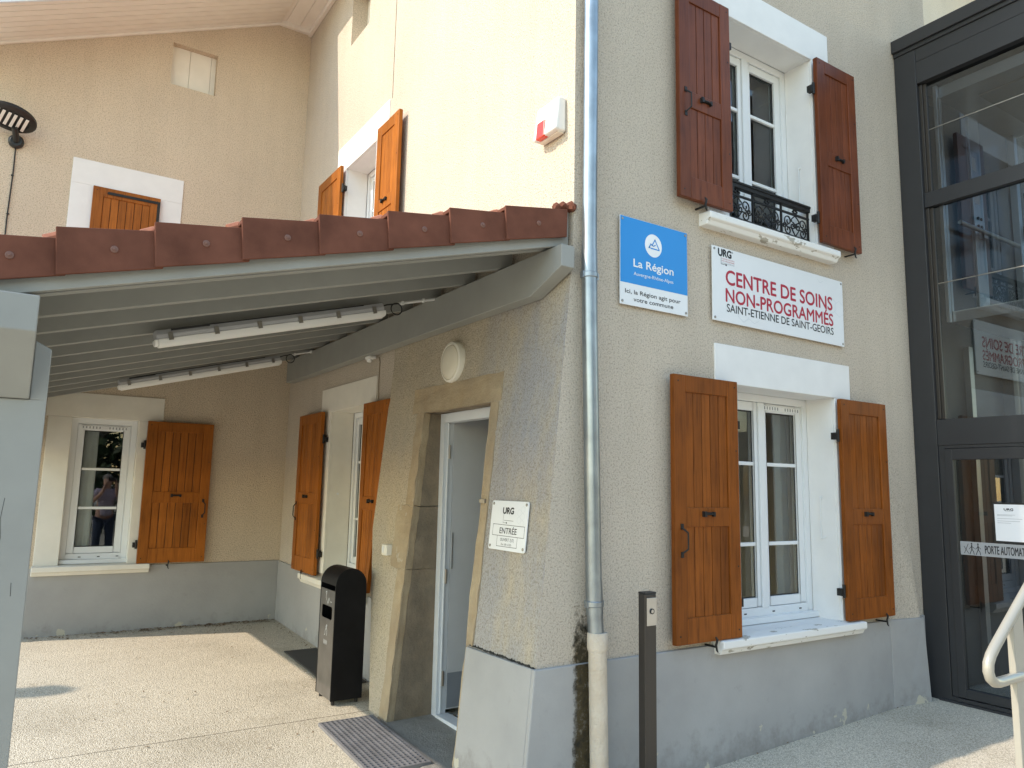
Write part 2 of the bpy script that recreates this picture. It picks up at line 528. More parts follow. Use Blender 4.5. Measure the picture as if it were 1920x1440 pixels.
M['bin_face'] = plain('brushed_dark_steel', (0.20, 0.19, 0.18), 0.36, metal=0.7, var=0.18, vscale=7)
M['bin_side'] = plain('black_painted_steel', (0.007, 0.007, 0.008), 0.5, var=0.4, vscale=5, spec=0.2)
M['washer'] = plain('rusty_washer', (0.20, 0.10, 0.075), 0.7, metal=0.1)
M['rubber'] = plain('grey_rubber', (0.17, 0.165, 0.17), 0.75, var=0.2, vscale=9)
M['dark_mat'] = plain('dark_ribbed_rubber', (0.075, 0.068, 0.058), 0.85)
M['rail'] = plain('cream_powder_coat', (0.37, 0.35, 0.30), 0.3, metal=0.15, var=0.03)
M['door_white'] = plain('pale_grey_door', (0.62, 0.63, 0.64), 0.4, var=0.03)
M['kick'] = plain('grey_kick_plate', (0.26, 0.28, 0.31), 0.4, var=0.03)
M['frame_white'] = plain('white_door_frame', (0.72, 0.745, 0.77), 0.4, var=0.02)
M['curtain'] = plain('white_curtain', (0.70, 0.70, 0.66), 0.9, var=0.05)
M['room'] = plain('room_plaster', (0.55, 0.53, 0.47), 0.9)
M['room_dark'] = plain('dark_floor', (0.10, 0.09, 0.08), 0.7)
M['glass'] = glass('window_glass', (0.86, 0.9, 0.89), 0.9, 0.05)
M['lift_glass'] = glass('lift_glass', (0.42, 0.46, 0.50), 0.9, 0.075)
M['paper'] = plain('white_paper', (0.82, 0.83, 0.86), 0.7, var=0.01)
M['sticker'] = plain('frosted_grey_band', (0.36, 0.37, 0.385), 0.5, var=0.02)
M['leaf_litter'] = plain('dry_leaf', (0.16, 0.095, 0.045), 0.9, var=0.4, vscale=30)
def mould_mat():
    """blotchy growth: opaque where the noise is dense, bare wall between"""
    m, nt, nd, lk, p = new_mat('black_mould')
    v = coords(nd, lk)
    n = noise(nd, lk, v, 22, 6, 0.7)
    sep = nd.new('ShaderNodeSeparateXYZ'); lk.new(v, sep.inputs[0])
    sb = nd.new('ShaderNodeMath'); sb.operation = 'SUBTRACT'; sb.inputs[1].default_value = 0.088; lk.new(sep.outputs['X'], sb.inputs[0])
    ab_ = nd.new('ShaderNodeMath'); ab_.operation = 'ABSOLUTE'; lk.new(sb.outputs[0], ab_.inputs[0])
    mr = nd.new('ShaderNodeMapRange'); mr.inputs['From Min'].default_value = 0.05; mr.inputs['From Max'].default_value = 0.115
    mr.inputs['To Min'].default_value = 0.20; mr.inputs['To Max'].default_value = -0.30; lk.new(ab_.outputs[0], mr.inputs['Value'])
    ad = nd.new('ShaderNodeMath'); ad.operation = 'ADD'; lk.new(n, ad.inputs[0]); lk.new(mr.outputs['Result'], ad.inputs[1])
    mz = nd.new('ShaderNodeMapRange'); mz.inputs['From Min'].default_value = 0.66; mz.inputs['From Max'].default_value = 0.93
    mz.inputs['To Min'].default_value = 0.0; mz.inputs['To Max'].default_value = -0.25; lk.new(sep.outputs['Z'], mz.inputs['Value'])
    ad2 = nd.new('ShaderNodeMath'); ad2.operation = 'ADD'; lk.new(ad.outputs[0], ad2.inputs[0]); lk.new(mz.outputs['Result'], ad2.inputs[1])
    r = ramp(nd, [(0.42, (0, 0, 0)), (0.66, (0.92, 0.92, 0.92))]); lk.new(ad2.outputs[0], r.inputs['Fac'])
    rc = ramp(nd, [(0.4, (0.09, 0.065, 0.025)), (0.65, (0.02, 0.018, 0.012))]); lk.new(n, rc.inputs['Fac'])
    lk.new(rc.outputs['Color'], p.inputs['Base Color']); p.inputs['Roughness'].default_value = 0.95
    lk.new(r.outputs['Color'], p.inputs['Alpha'])
    return m
M['mould'] = mould_mat()
M['grime'] = plain('black_grime', (0.04, 0.036, 0.028), 0.95, var=.4, vscale=40)
M['joint'] = plain('dark_render_joint', (0.16, 0.13, 0.09), 0.9)
M['cable'] = plain('black_cable', (0.02, 0.02, 0.02), 0.6)
M['wire'] = plain('buff_cable', (0.30, 0.24, 0.16), 0.7)

# ------------------------------------------------------------------ ground
def gz(x, y):
    return -0.08 + 0.03 * max(0.0, min(6.0, y)) + 0.036 * max(0.0, min(4.0, x))
g = MB()
gx = [-300, -40, -8, 0, 4, 8, 40, 300]; gy = [-300, -40, -8, -4, 0, 6, 12, 40, 300]
for i in range(len(gx) - 1):
    for j in range(len(gy) - 1):
        g.face([(x, y, gz(x, y)) for x, y in ((gx[i], gy[j]), (gx[i + 1], gy[j]), (gx[i + 1], gy[j + 1]), (gx[i], gy[j + 1]))])
ground = g.build('ground', M['gravel'])
tag(ground, 'pale exposed aggregate paving around the building', kind='structure')

# ------------------------------------------------------------------ the corner house
house = empty('house', (0, 0, 0), 0, 'cream roughcast corner house with brown shutters, grey plinth and stone entrance doorway', 'house')
KB, ZB = 0.095, 3.0                       # batter of the entrance buttress
def bx(z): return -KB * max(0.0, ZB - z)

def grid_wall(mb, us, ws, holes, P, mi=0):
    us = sorted(set(us + [h[0] for h in holes] + [h[1] for h in holes]))
    ws = sorted(set(ws + [h[2] for h in holes] + [h[3] for h in holes]))
    for a, b in zip(us, us[1:]):
        for c, d in zip(ws, ws[1:]):
            um, wm = (a + b) / 2, (c + d) / 2
            if any(h[0] < um < h[1] and h[2] < wm < h[3] for h in holes): continue
            q = [P(a, c), P(b, c), P(b, d), P(a, d)]
            r = []
            for p in q:
                if not r or (Vector(p) - Vector(r[-1])).length > 1e-4: r.append(p)
            if len(r) > 2 and (Vector(r[0]) - Vector(r[-1])).length < 1e-4: r.pop()
            if len(r) > 2: mb.face(r, mi)

TOP = 7.9
B_LO = (1.375, 2.453, 0.700, 2.305)
B_UP = (1.335, 2.317, 3.425, 4.962)
A_LO = (-3.906, -3.075, 0.730, 2.312)
A_UP = (-3.846, -3.045, 3.46, 4.845)
A_NI = (-3.93, -3.42, 6.27, 6.86)
DOOR = (0.730, 1.672, -0.2, 2.135)        # in y, z on the battered face
XR = 4.09
w = MB()
e = 0.012
hb = [(h[0] - e, h[1] + e, h[2] - e, h[3] + e) for h in (B_LO, B_UP)]
grid_wall(w, [0.0, XR], [-0.3, 0.0, 1.0, ZB, TOP], hb,
          lambda u, z: (u if u > 0 else bx(z), 0.0, z))
ha = [(h[0] - e, h[1] + e, h[2] - e, h[3] + e) for h in (A_LO, A_UP)] + [A_NI]
grid_wall(w, [-9.0, -5.39, -2.45], [-0.3, ZB, TOP], ha, lambda u, z: (0.0, -u, z))
grid_wall(w, [-2.45, 0.0], [ZB, TOP], [], lambda u, z: (0.0, -u, z))
# right return, back walls and roof keep the shell closed
w.face([(XR, 0, -0.3), (XR, 9, -0.3), (XR, 9, TOP), (XR, 0, TOP)])
w.face([(XR, 9, -0.3), (0, 9, -0.3), (0, 9, TOP), (XR, 9, TOP)])
# niche reveal under the eaves
u0, u1, z0, z1 = A_NI
for q in ([(0, -u0, z0), (0.2, -u0, z0), (0.2, -u0, z1), (0, -u0, z1)], [(0, -u1, z0), (0.2, -u1, z0), (0.2, -u1, z1), (0, -u1, z1)],
          [(0, -u0, z0), (0.2, -u0, z0), (0.2, -u1, z0), (0, -u1, z0)], [(0, -u0, z1), (0.2, -u0, z1), (0.2, -u1, z1), (0, -u1, z1)]):
    w.face(q)
w.build('wall', M['render'], house, keep=False)
nb = MB().box(0.17, 0.2, -u1, -u0, z0, z1)
nb.box(0.160, 0.168, 3.66, 3.67, z0, z1)
nb.build('niche_board', M['cream_white'], house)

# entrance buttress: sloping face with a chamfered far side, door opening cut out
b = MB()
def chy(z):                                # front arris on the far side
    return 2.36 - 0.36 * max(0.0, min(1.0, (1.25 - z) / 1.25)) ** 1.0 if z < 1.25 else 2.36
zs_ = [-0.3, 0.0, 0.65, 1.25, 2.135, 2.6, ZB]
ys_ = [0.0, DOOR[0], DOOR[1], 1.85]
for z0, z1 in zip(zs_, zs_[1:]):
    for y0, y1 in zip(ys_, ys_[1:]):
        if y0 == DOOR[0] and z1 <= DOOR[3] + 1e-6: continue
        b.face([(bx(z0), y0, z0), (bx(z0), y1, z0), (bx(z1), y1, z1), (bx(z1), y0, z1)])
    b.face([(bx(z0), 1.85, z0), (bx(z0), chy(z0), z0), (bx(z1), chy(z1), z1), (bx(z1), 1.85, z1)])
    b.face([(bx(z0), chy(z0), z0), (0, 2.45, z0), (0, 2.45, z1), (bx(z1), chy(z1), z1)])
b.build('buttress', M['buttress'], house)

# low batter at the right end of the street front
b = MB()
prof = [(1.85, 0.0, 3.272), (0.70, 0.055, 3.372), (-0.2, 0.085, 3.40)]
for (za, ta, xa), (zb, tb, xb) in zip(prof, prof[1:]):
    b.face([(3.03, -0.001, za), (xa, -ta - 0.001, za), (xb, -tb - 0.001, zb), (3.03, -0.001, zb)])
    b.face([(xa, -ta - 0.001, za), (xa + .001, 0.02, za), (xb + .001, 0.02, zb), (xb, -tb - 0.001, zb)])
b.build('batter', M['render'], house)

# grey plinth: street front, buttress flanks, entrance front
p = MB()
pt = 0.664
p.hexa([(bx(-0.3) - 0.022, -0.022, -0.3), (3.03, -0.022, -0.3), (3.03, 0.01, -0.3), (bx(-0.3) - 0.022, 0.01, -0.3),
        (bx(pt) - 0.022, -0.022, pt), (3.03, -0.022, pt), (3.03, 0.01, pt), (bx(pt) - 0.022, 0.01, pt)])
p.build('plinth', M['plinth'], house, bevel=0.006); p = MB()
p.hexa([(3.03, -0.022, -0.3), (3.435, -0.105, -0.3), (3.435, 0.02, -0.3), (3.03, 0.01, -0.3),
        (3.03, -0.022, pt), (3.40, -0.075, pt), (3.40, 0.02, pt), (3.03, 0.01, pt)])
p.build('plinth', M['plinth'], house, bevel=0.006); p = MB()
p.box(3.435, XR, -0.012, 0.03, -0.3, pt)
p.build('plinth', M['plinth'], house, bevel=0.006); p = MB()
p.hexa([(bx(-0.3) - 0.022, 0.0101, -0.3), (bx(-0.3) + 0.05, 0.0101, -0.3), (bx(-0.3) + 0.05, 0.695, -0.3), (bx(-0.3) - 0.022, 0.695, -0.3),
        (bx(pt) - 0.022, 0.0101, pt), (bx(pt) + 0.05, 0.0101, pt), (bx(pt) + 0.05, 0.695, pt - 0.01), (bx(pt) - 0.022, 0.695, pt - 0.01)])
p.build('plinth', M['plinth'], house, bevel=0.006); p = MB()
p.hexa([(-0.02, 2.45, -0.3), (0.02, 2.45, -0.3), (0.02, 5.40, -0.3), (-0.02, 5.40, -0.3),
        (-0.02, 2.45, 0.655), (0.02, 2.45, 0.655), (0.02, 5.40, 0.725), (-0.02, 5.40, 0.725)])
p.build('plinth', M['plinth'], house, bevel=0.006)

# interior shell: floors, ceiling, inner partition
f = MB()
f.box(0.25, XR - 0.02, 0.25, 8.95, -0.25, -0.03)
f.box(0.05, XR - 0.02, 0.05, 8.95, 2.86, 2.98)
f.build('floor', M['room_dark'], house)
f = MB()
f.box(0.25, XR - 0.02, 2.35, 2.45, -0.03, 2.86); f.box(0.25, XR - 0.02, 2.9, 3.0, 2.98, 6.0)
f.box(XR - 0.06, XR - 0.03, 0.05, 8.9, -0.03, 6.0); f.box(0.05, XR - 0.02, 0.05, 8.95, 5.9, 6.0)
f.box(2.9, 2.98, 0.30, 2.35, -0.03, 2.86)
f.build('partition', M['room'], house)

# roof with eaves over the entrance side
r = MB()
r.face([(-0.60, -0.65, 7.42), (-0.60, 9.4, 7.42), (2.0, 9.4, 8.6), (2.0, -0.65, 8.6)])
r.face([(4.6, -0.65, 7.42), (4.6, 9.4, 7.42), (2.0, 9.4, 8.6), (2.0, -0.65, 8.6)])
r.box(-0.55, 4.5, -0.6, 9.3, 7.36, 7.41)
r.build('roof', M['terracotta'], house)
r = MB()
for k in range(3):
    r.box(-0.5 + 0.166 * k + (0.003 if k else 0), -0.5 + 0.166 * (k + 1), -0.6, 9.3, 7.205, 7.225)
r.box(-0.525, -0.5005, -0.6, 9.3, 7.17, 7.41)
r.box(-0.045, -0.002, -0.02, 9.0, 7.14, 7.2045)
r.build('eaves_soffit', M['soffit'], house, bevel=0.004)
r = MB(); r.tube([(-0.62, -0.6, 7.22), (-0.62, 9.3, 7.22)], 0.075, 10)
r.build('gutter', M['zinc'], house, smooth=True)

# ---------------- windows, surrounds, sills, shutters
def surround(parent, fr, o, lint, jamb, depth, mat=None):
    """painted band round an opening plus its painted reveals; o=(u0,u1,w0,w1), lint=(u0,u1,top), jamb=width"""
    u0, u1, w0, w1 = o
    m = MB()
    m.box(lint[0], lint[1], -0.012, 0.012, w1, lint[2])
    m.box(u0 - jamb, u0, -0.012, 0.012, w0, w1 - 0.0005); m.box(u1, u1 + jamb, -0.012, 0.012, w0, w1 - 0.0005)
    m.box(u0 - e, u0, 0.0125, depth, w0, w1); m.box(u1, u1 + e, 0.0125, depth, w0, w1)
    m.box(u0, u1, 0.0125, depth, w1, w1 + e)
    m.box(u0, u1, 0.0125, depth, w0 - e, w0)
    return m.build('window_surround', mat or M['white'], parent, W(fr, 0, 0, 0), rot(fr), bevel=0.004)

def sill(parent, fr, u0, u1, w0, w1, proj, mat=None):
    m = MB()
    h = w1 - w0
    m.prism([(-proj, w1 - 0.008), (-proj, w0 + h * .42), (-proj + 0.02, w0 + h * .30), (-proj + 0.035, w0), (0.02, w0), (0.02, w1)], 'x', u0, u1)
    return m.build('window_sill', mat or M['sill'], parent, W(fr, 0, 0, 0), rot(fr), bevel=0.007)

def window(parent, fr, o, i0, nsash=2, fracs=(0.29, 0.43, 0.28), vent=True, tilt=0.0, drip=True):
    u0, u1, w0, w1 = o
    fw, sw = 0.055, 0.062
    m = MB()
    wb = w0 + 0.045
    m.box(u0, u0 + fw, i0, i0 + .07, wb, w1); m.box(u1 - fw, u1, i0, i0 + .07, wb, w1)
    m.box(u0 + fw, u1 - fw, i0, i0 + .07, w1 - fw, w1); m.box(u0 + fw, u1 - fw, i0, i0 + .07, wb, wb + fw)
    # outer trim step, seen as the double line round the frame
    m.box(u0 + fw, u0 + fw + .012, i0 + .016, i0 + .06, wb + fw, w1 - fw); m.box(u1 - fw - .012, u1 - fw, i0 + .016, i0 + .06, wb + fw, w1 - fw)
    if drip:
        m.box(u0, u1, i0 - .055, i0 + .068, w0 + 0.004, wb - .0005)
    win = m.build('window', M['pvc'], parent, W(fr, 0, 0, 0), rot(fr), bevel=0.004)
    s0, s1, t0, t1 = u0 + fw + .006, u1 - fw - .006, wb + fw + .004, w1 - fw - .004
    spans = [(s0, s1)] if nsash == 1 else [(s0, (s0 + s1) / 2 - .004), ((s0 + s1) / 2 + .004, s1)]
    for a, b_ in spans:
        s = MB(); j0, j1 = i0 + .012, i0 + .062
        s.box(a, a + sw, j0, j1, t0, t1); s.box(b_ - sw, b_, j0, j1, t0, t1)
        s.box(a + sw, b_ - sw, j0, j1, t0, t0 + sw); s.box(a + sw, b_ - sw, j0, j1, t1 - sw, t1)
        s.build('sash', M['pvc'], win, bevel=0.005)
        ga, gb, gc, gd = a + sw - .004, b_ - sw + .004, t0 + sw - .004, t1 - sw + .004
        q = MB()
        q.box(a + sw, a + sw + .008, j0 + .018, j0 + .022, gc + .004, gd - .004); q.box(b_ - sw - .008, b_ - sw, j0 + .018, j0 + .022, gc + .004, gd - .004)
        q.box(a + sw + .008, b_ - sw - .008, j0 + .018, j0 + .022, gd - .012, gd - .004); q.box(a + sw + .008, b_ - sw - .008, j0 + .018, j0 + .022, gc + .004, gc + .012)
        q.build('seal', M['seal'], win)
        um, im = (ga + gb) / 2, i0 + .040
        q = MB(); q.face([(ga - um, 0, gc), (gb - um, 0, gc), (gb - um, 0, gd), (ga - um, 0, gd)])
        po = q.build('pane', M['glass'], win, (um, im, 0), tilt)
        acc = 0.0; H = (t1 - sw) - (t0 + sw)
        for fct in fracs[:-1]:
            acc += fct
            zc = (t1 - sw) - acc * H
            mt = MB(); mt.box(a + sw - .002, b_ - sw + .002, j0 + .004, j0 + .026, zc - .013, zc + .013)
            mt.build('glazing_bar', M['pvc'], win, bevel=0.004)
    if nsash == 2:
        mm = MB(); um = (s0 + s1) / 2
        mm.box(um - .032, um + .032, i0 - .006, i0 + .011, t0 - .01, t1 + .002)
        mm.build('meeting_stile', M['pvc'], win, bevel=0.005)
    # weep-hole caps on the bottom rail
    for fr_ in (0.3, 0.58, 0.86):
        uu = u0 + (u1 - u0) * fr_
        k = MB(); k.box(uu - .012, uu + .012, i0 - .003, i0 + .001, wb + .018, wb + .026)
        k.build('weep_cap', M['seal'], win)
    if vent:
        a, b_ = spans[-1]
        v = MB(); v.box(a + .03, b_ - .03, i0 + .002, i0 + .0115, t1 - .05, t1 - .012)
        v.build('air_vent', M['pvc'], win, bevel=0.003)
        v = MB(); n = 14
        for kk in range(n):
            uu = a + .045 + (b_ - a - .09) * kk / (n - 1)
            if abs(kk - n / 2 + .5) < .9: continue
            v.box(uu - .005, uu + .005, i0 + .0006, i0 + .003, t1 - .042, t1 - .02)
        v.build('vent_slots', M['grey_ink'], win)
    return win

def curtain(parent, fr, u0, u1, w0, w1, i, n=7, amp=0.02, mat=None):
    m = MB(); K = n * 6
    for k in range(K):
        a = u0 + (u1 - u0) * k / K; b_ = u0 + (u1 - u0) * (k + 1) / K
        ia = i + amp * math.sin(2 * PI * n * k / K); ib = i + amp * math.sin(2 * PI * n * (k + 1) / K)
        m.face([(a, ia, w0), (b_, ib, w0), (b_, ib, w1), (a, ia, w1)])
    return m.build('curtain', mat or M['curtain'], parent, W(fr, 0, 0, 0), rot(fr), smooth=True)

def arc_handle(m, u, w, h, out):
    pts = [(u - .004, -.002, w + h / 2), (u, -.012, w + h / 2 - .008), (u + .016, -out, w + h / 2 - .03), (u + .017, -out, w),
           (u + .016, -out, w - h / 2 + .03), (u, -.012, w - h / 2 + .008), (u - .004, -.002, w - h / 2)]
    m.tube(pts, 0.0055, 6)
    m.box(u - .011, u + .011, -.005, .001, w + h / 2 - .012, w + h / 2 + .022); m.box(u - .011, u + .011, -.005, .001, w - h / 2 - .022, w - h / 2 + .012)

def shutter(parent, fr, u0, u1, w0, w1, mat, hinge='R', planks=5, handle=True, taper=0.0, stop=0.55, mid=0.46, i_face=-0.08, hw=0.30, pins=True, label=None, latch=True):
    """ledged two-panel timber shutter folded back flat against the wall; origin at its lower-left front edge"""
    Wd, H = u1 - u0, w1 - w0
    st, rb, rt, rm, th = 0.098, 0.150, 0.105, 0.115, 0.036
    def U(u, w):                           # optional tapered free edge
        return u if taper == 0 else u * (1 - taper * (1 - w / H) / Wd)
    def bar(m, a, b_, c, d, y0, y1):
        m.hexa([(U(a, c), y0, c), (U(b_, c), y0, c), (U(b_, c), y1, c), (U(a, c), y1, c), (U(a, d), y0, d), (U(b_, d), y0, d), (U(b_, d), y1, d), (U(a, d), y1, d)])
    m = MB()
    wm = H * mid
    bar(m, 0, st, 0, H, 0, th); bar(m, Wd - st, Wd, 0, H, 0, th)
    bar(m, st, Wd - st, 0, rb, 0.001, th - .001); bar(m, st, Wd - st, H - rt, H, 0.001, th - .001)
    bar(m, st, Wd - st, wm - rm / 2, wm + rm / 2, 0.001, th - .001)
    o = m.build('shutter', mat, parent, W(fr, u0, i_face, w0), rot(fr), bevel=0.004)
    if label: o['label'] = label
    pl = MB(); gap = .0055
    pw = (Wd - 2 * st) / planks
    for (c, d) in ((rb, wm - rm / 2), (wm + rm / 2, H - rt)):
        for k in range(planks):
            bar(pl, st + pw * k + gap / 2, st + pw * (k + 1) - gap / 2, c - .004, d + .004, 0.010, th - .006)
        n0 = len(pl.m); bar(pl, st, Wd - st, c - .003, d + .003, 0.0165, th - .008)
        for q in range(n0, len(pl.m)): pl.m[q] = 1
    pl.build('plank_panel', [mat, M['groove']], o, bevel=0.0025, seg=1)
    if latch:
        k = MB()
        k.box(Wd / 2 - .05, Wd / 2 + .05, -.008, .003, wm + .012, wm + .03); k.tube([(Wd / 2 - .05, -.014, wm + .02), (Wd / 2 + .035, -.014, wm + .02)], .006, 6)
        k.box(Wd / 2 - .056, Wd / 2 - .036, -.022, .003, wm + .002, wm + .036); k.box(Wd / 2 + .030, Wd / 2 + .044, -.018, .003, wm + .004, wm + .032)
        k.build('latch', M['iron'], o)
    if handle:
        hu = 0.055 if hinge == 'R' else Wd - .055
        k = MB(); arc_handle(k, hu, H * hw + .12, .155, .035)
        k.build('handle', M['iron'], o, smooth=True)
    # nail heads
    for (uu, ww) in ((.035, H - .04), (Wd - .03, H - .04), (.035, .05), (Wd - .03, .05), (Wd - .025, H * .72), (Wd - .025, H * .27)):
        k = MB(); k.lathe([(0.0055, 0.0012), (0.0055, -0.0015)], 8, (U(uu, ww), 0, ww), 'y')
        k.build('nail_head', M['iron'], o)
    if pins:
        sg = 1 if hinge == 'R' else -1
        ue = Wd if hinge == 'R' else 0
        for wv in (H * .83, H * .13):
            k = MB()
            k.tube([(ue + sg * .014, .028, wv - .045), (ue + sg * .014, .028, wv + .045)], .011, 8)
            k.box(min(ue + sg * .006, ue + sg * .045), max(ue + sg * .006, ue + sg * .045), .024, .064, wv - .03, wv + .02)
            k.build('hinge_pin', M['iron'], o)
    if stop:
        k = MB(); us = Wd * stop
        k.box(us - .006, us + .006, -.012, .07, -.035, -.025)
        k.tube([(us, -.014, .028), (us + .008, -.02, .012), (us, -.016, -.02), (us + .004, -.018, -.05), (us + .012, -.02, -.062)], [.004, .008, .007, .006, .003], 6)
        k.build('shutter_dog', M['iron'], o, smooth=True)
    return o

def rod(parent, fr, u, i, w0, w1):
    m = MB()
    m.tube([(u, i, w1), (u - .012, i, w1), (u - .014, i, w0)], .004, 6)
    m.tube([(u - .014, i, w0), (u - .03, i - .02, w0 + .004), (u + .001, i - .03, w0 + .012)], .003, 6)
    m.lathe([(.012, -.004), (.012, .004)], 8, (u - .006, i, w1), 'x')
    return m.build('restraint_hook', M['pvc'], parent, W(fr, 0, 0, 0), rot(fr))

# street front, ground floor
surround(house, 'B', B_LO, (1.166, 2.652, 2.565), 0.200, 0.23)
sill(house, 'B', 1.10, 2.606, 0.612, 0.705, 0.10)
window(house, 'B', B_LO, 0.232)
curtain(house, 'B', 2.30, 2.44, 0.8, 2.25, 0.42, 2)
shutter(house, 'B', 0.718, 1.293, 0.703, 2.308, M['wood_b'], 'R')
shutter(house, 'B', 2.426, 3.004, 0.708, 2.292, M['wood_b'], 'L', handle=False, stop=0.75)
rod(house, 'B', 2.450, 0.13, 1.27, 1.57)
# street front, upper floor
surround(house, 'B', B_UP, (1.13, 2.54, 5.235), 0.205, 0.23)
sill(house, 'B', 1.045, 2.473, 3.333, 3.424, 0.10)
window(house, 'B', B_UP, 0.232, vent=False)
curtain(house, 'B', 1.42, 1.6, 3.5, 4.9, 0.40, 3)
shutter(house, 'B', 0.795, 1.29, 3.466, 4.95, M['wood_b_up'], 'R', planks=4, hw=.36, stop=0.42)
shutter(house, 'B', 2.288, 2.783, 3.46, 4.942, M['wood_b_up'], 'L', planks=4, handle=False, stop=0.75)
rod(house, 'B', 2.314, 0.12, 3.81, 4.11)
# entrance front, ground floor
surround(house, 'A', A_LO, (-4.196, -2.784, 2.552), 0.19, 0.23, M['cream_white'])
sill(house, 'A', -4.40, -2.75, 0.60, 0.70, 0.10, M['cream_white'])
window(house, 'A', A_LO, 0.232)
curtain(house, 'A', -3.84, -3.12, 0.85, 2.25, 0.36, 8)
shutter(house, 'A', -4.69, -3.98, 0.705, 2.312, M['wood_a'], 'R')
shutter(house, 'A', -2.89, -2.345, 0.705, 2.303, M['wood_a'], 'L', handle=False, taper=0.30, stop=0.0, label='brown shutter whose free edge is cut on a slant beside the buttress')
rod(house, 'A', -3.90, 0.10, 1.2, 1.5)
# entrance front, upper floor
surround(house, 'A', A_UP, (-4.109, -2.777, 5.14), 0.21, 0.23)
sill(house, 'A', -4.25, -2.66, 3.36, 3.455, 0.10)
window(house, 'A', A_UP, 0.232, vent=False)
curtain(house, 'A', -3.78, -3.10, 3.55, 4.8, 0.36, 8)
shutter(house, 'A', -4.50, -3.82, 3.42, 4.86, M['wood_a'], 'R')
shutter(house, 'A', -2.868, -2.389, 3.42, 4.86, M['wood_a'], 'L', planks=4, handle=False)
# vertical render joint above the upper window
j = MB(); j.box(-0.003, 0.002, 2.735, 2.741, 5.14, 7.1)
j.build('render_joint', M['joint'], house)

# stone doorway
from mathutils import noise as mnoise
def roughen(o, cuts, amp):
    """weathered stone: subdivide and push the surface about with smooth noise"""
    bm = bmesh.new(); bm.from_mesh(o.data)
    bmesh.ops.subdivide_edges(bm, edges=bm.edges[:], cuts=cuts, use_grid_fill=True)
    for v in bm.verts:
        p_ = v.co * 9.0
        d_ = Vector((mnoise.noise(p_), mnoise.noise(p_ + Vector((7, 3, 1))), mnoise.noise(p_ + Vector((2, 9, 5)))))
        q_ = v.co * 34.0
        d_ += .5 * Vector((mnoise.noise(q_), mnoise.noise(q_ + Vector((7, 3, 1))), mnoise.noise(q_ + Vector((2, 9, 5)))))
        v.co += d_ * amp
    bm.to_mesh(o.data); bm.free()
    o.data.polygons.foreach_set('use_smooth', [True] * len(o.data.polygons))
    o.data.set_sharp_from_angle(angle=R(50))
s = MB()
def slab(m, y0, y1, z0, z1, t=0.006, back=0.05):
    m.hexa([(bx(z0) - t, y0, z0), (bx(z0) + back, y0, z0), (bx(z0) + back, y1, z0), (bx(z0) - t, y1, z0),
            (bx(z1) - t, y0, z1), (bx(z1) + back, y0, z1), (bx(z1) + back, y1, z1), (bx(z1) - t, y1, z1)])
slab(s, 0.618, 1.868, 2.137, 2.325)
roughen(s.build('stone_lintel', M['stone'], house), 14, .010)
for (y0, y1, z0, z1) in ((1.674, 1.795, 1.452, 2.134), (1.674, 1.93, 1.0, 1.447), (1.674, 1.80, -0.25, 0.997), (0.638, 0.728, 0.66, 2.134), (0.696, 0.728, -0.25, 0.657)):
    s = MB(); slab(s, y0, y1, z0, z1)
    roughen(s.build('stone_jamb', M['stone'], house), 14, .010)
s = MB()
for z0, z1 in ((-0.25, 0.997), (1.0, 1.447), (1.452, 2.134)):
    for y0, y1 in ((1.672, 1.69), (0.71, 0.73)):
        s.hexa([(bx(z0) + .051, y0, z0), (0.16, y0, z0), (0.16, y1, z0), (bx(z0) + .051, y1, z0), (bx(z1) + .051, y0, z1), (0.16, y0, z1), (0.16, y1, z1), (bx(z1) + .051, y1, z1)])
s.box(-0.03, 0.16, 0.73, 1.672, 2.137, 2.15)
roughen(s.build('door_reveal', M['stone_dark'], house), 10, .009)
s = MB(); s.hexa([(-0.42, 0.70, -0.2), (0.12, 0.70, -0.2), (0.12, 1.76, -0.2), (-0.42, 1.76, -0.2), (-0.42, 0.70, -0.055), (0.12, 0.70, -0.035), (0.12, 1.76, -0.012), (-0.42, 1.76, -0.022)])
s.build('doorstep', M['concrete'], house, bevel=0.012)
# door: white frame, leaf swung inwards
d = MB()
d.box(0.05, 0.13, 1.605, 1.671, -0.02, 2.133); d.box(0.05, 0.13, 0.731, 0.795, -0.02, 2.133); d.box(0.05, 0.13, 0.795, 1.605, 2.065, 2.133)
d.box(0.045, 0.15, 0.795, 1.605, -0.035, 0.0)
d.box(0.075, 0.09, 1.592, 1.6045, 0.0, 2.065)
door = d.build('door', M['frame_white'], house, bevel=0.004)
d = MB(); d.box(0.1305, 1.0, 1.606, 1.646, 0.02, 2.30)
leaf = d.build('door_leaf', M['door_white'], door, bevel=0.003)
d = MB(); d.box(0.135, 0.98, 1.602, 1.6055, 0.03, 0.27)
d.build('kick_plate', M['kick'], door, bevel=0.002)
for zz in (0.24, 0.95, 1.85):
    d = MB(); d.tube([(0.092, 1.590, zz - .05), (0.092, 1.590, zz + .05)], 0.009, 8)
    d.build('hinge', M['clip'], door)
d = MB(); d.box(0.14, 0.145, 1.5955, 1.604, 1.0, 1.26); d.build('lock_strip', M['steel'], door)
f = MB(); f.box(0.16, 2.2, 0.75, 1.58, -0.028, -0.022); f.build('entrance_mat', M['dark_mat'], house)
f = MB()
for k in range(12):
    f.box(0.2 + k * .08, 0.225 + k * .08, 0.76, 1.57, -0.0215, -0.0195)
f.build('mat_stripe', M['sign_white'], house)
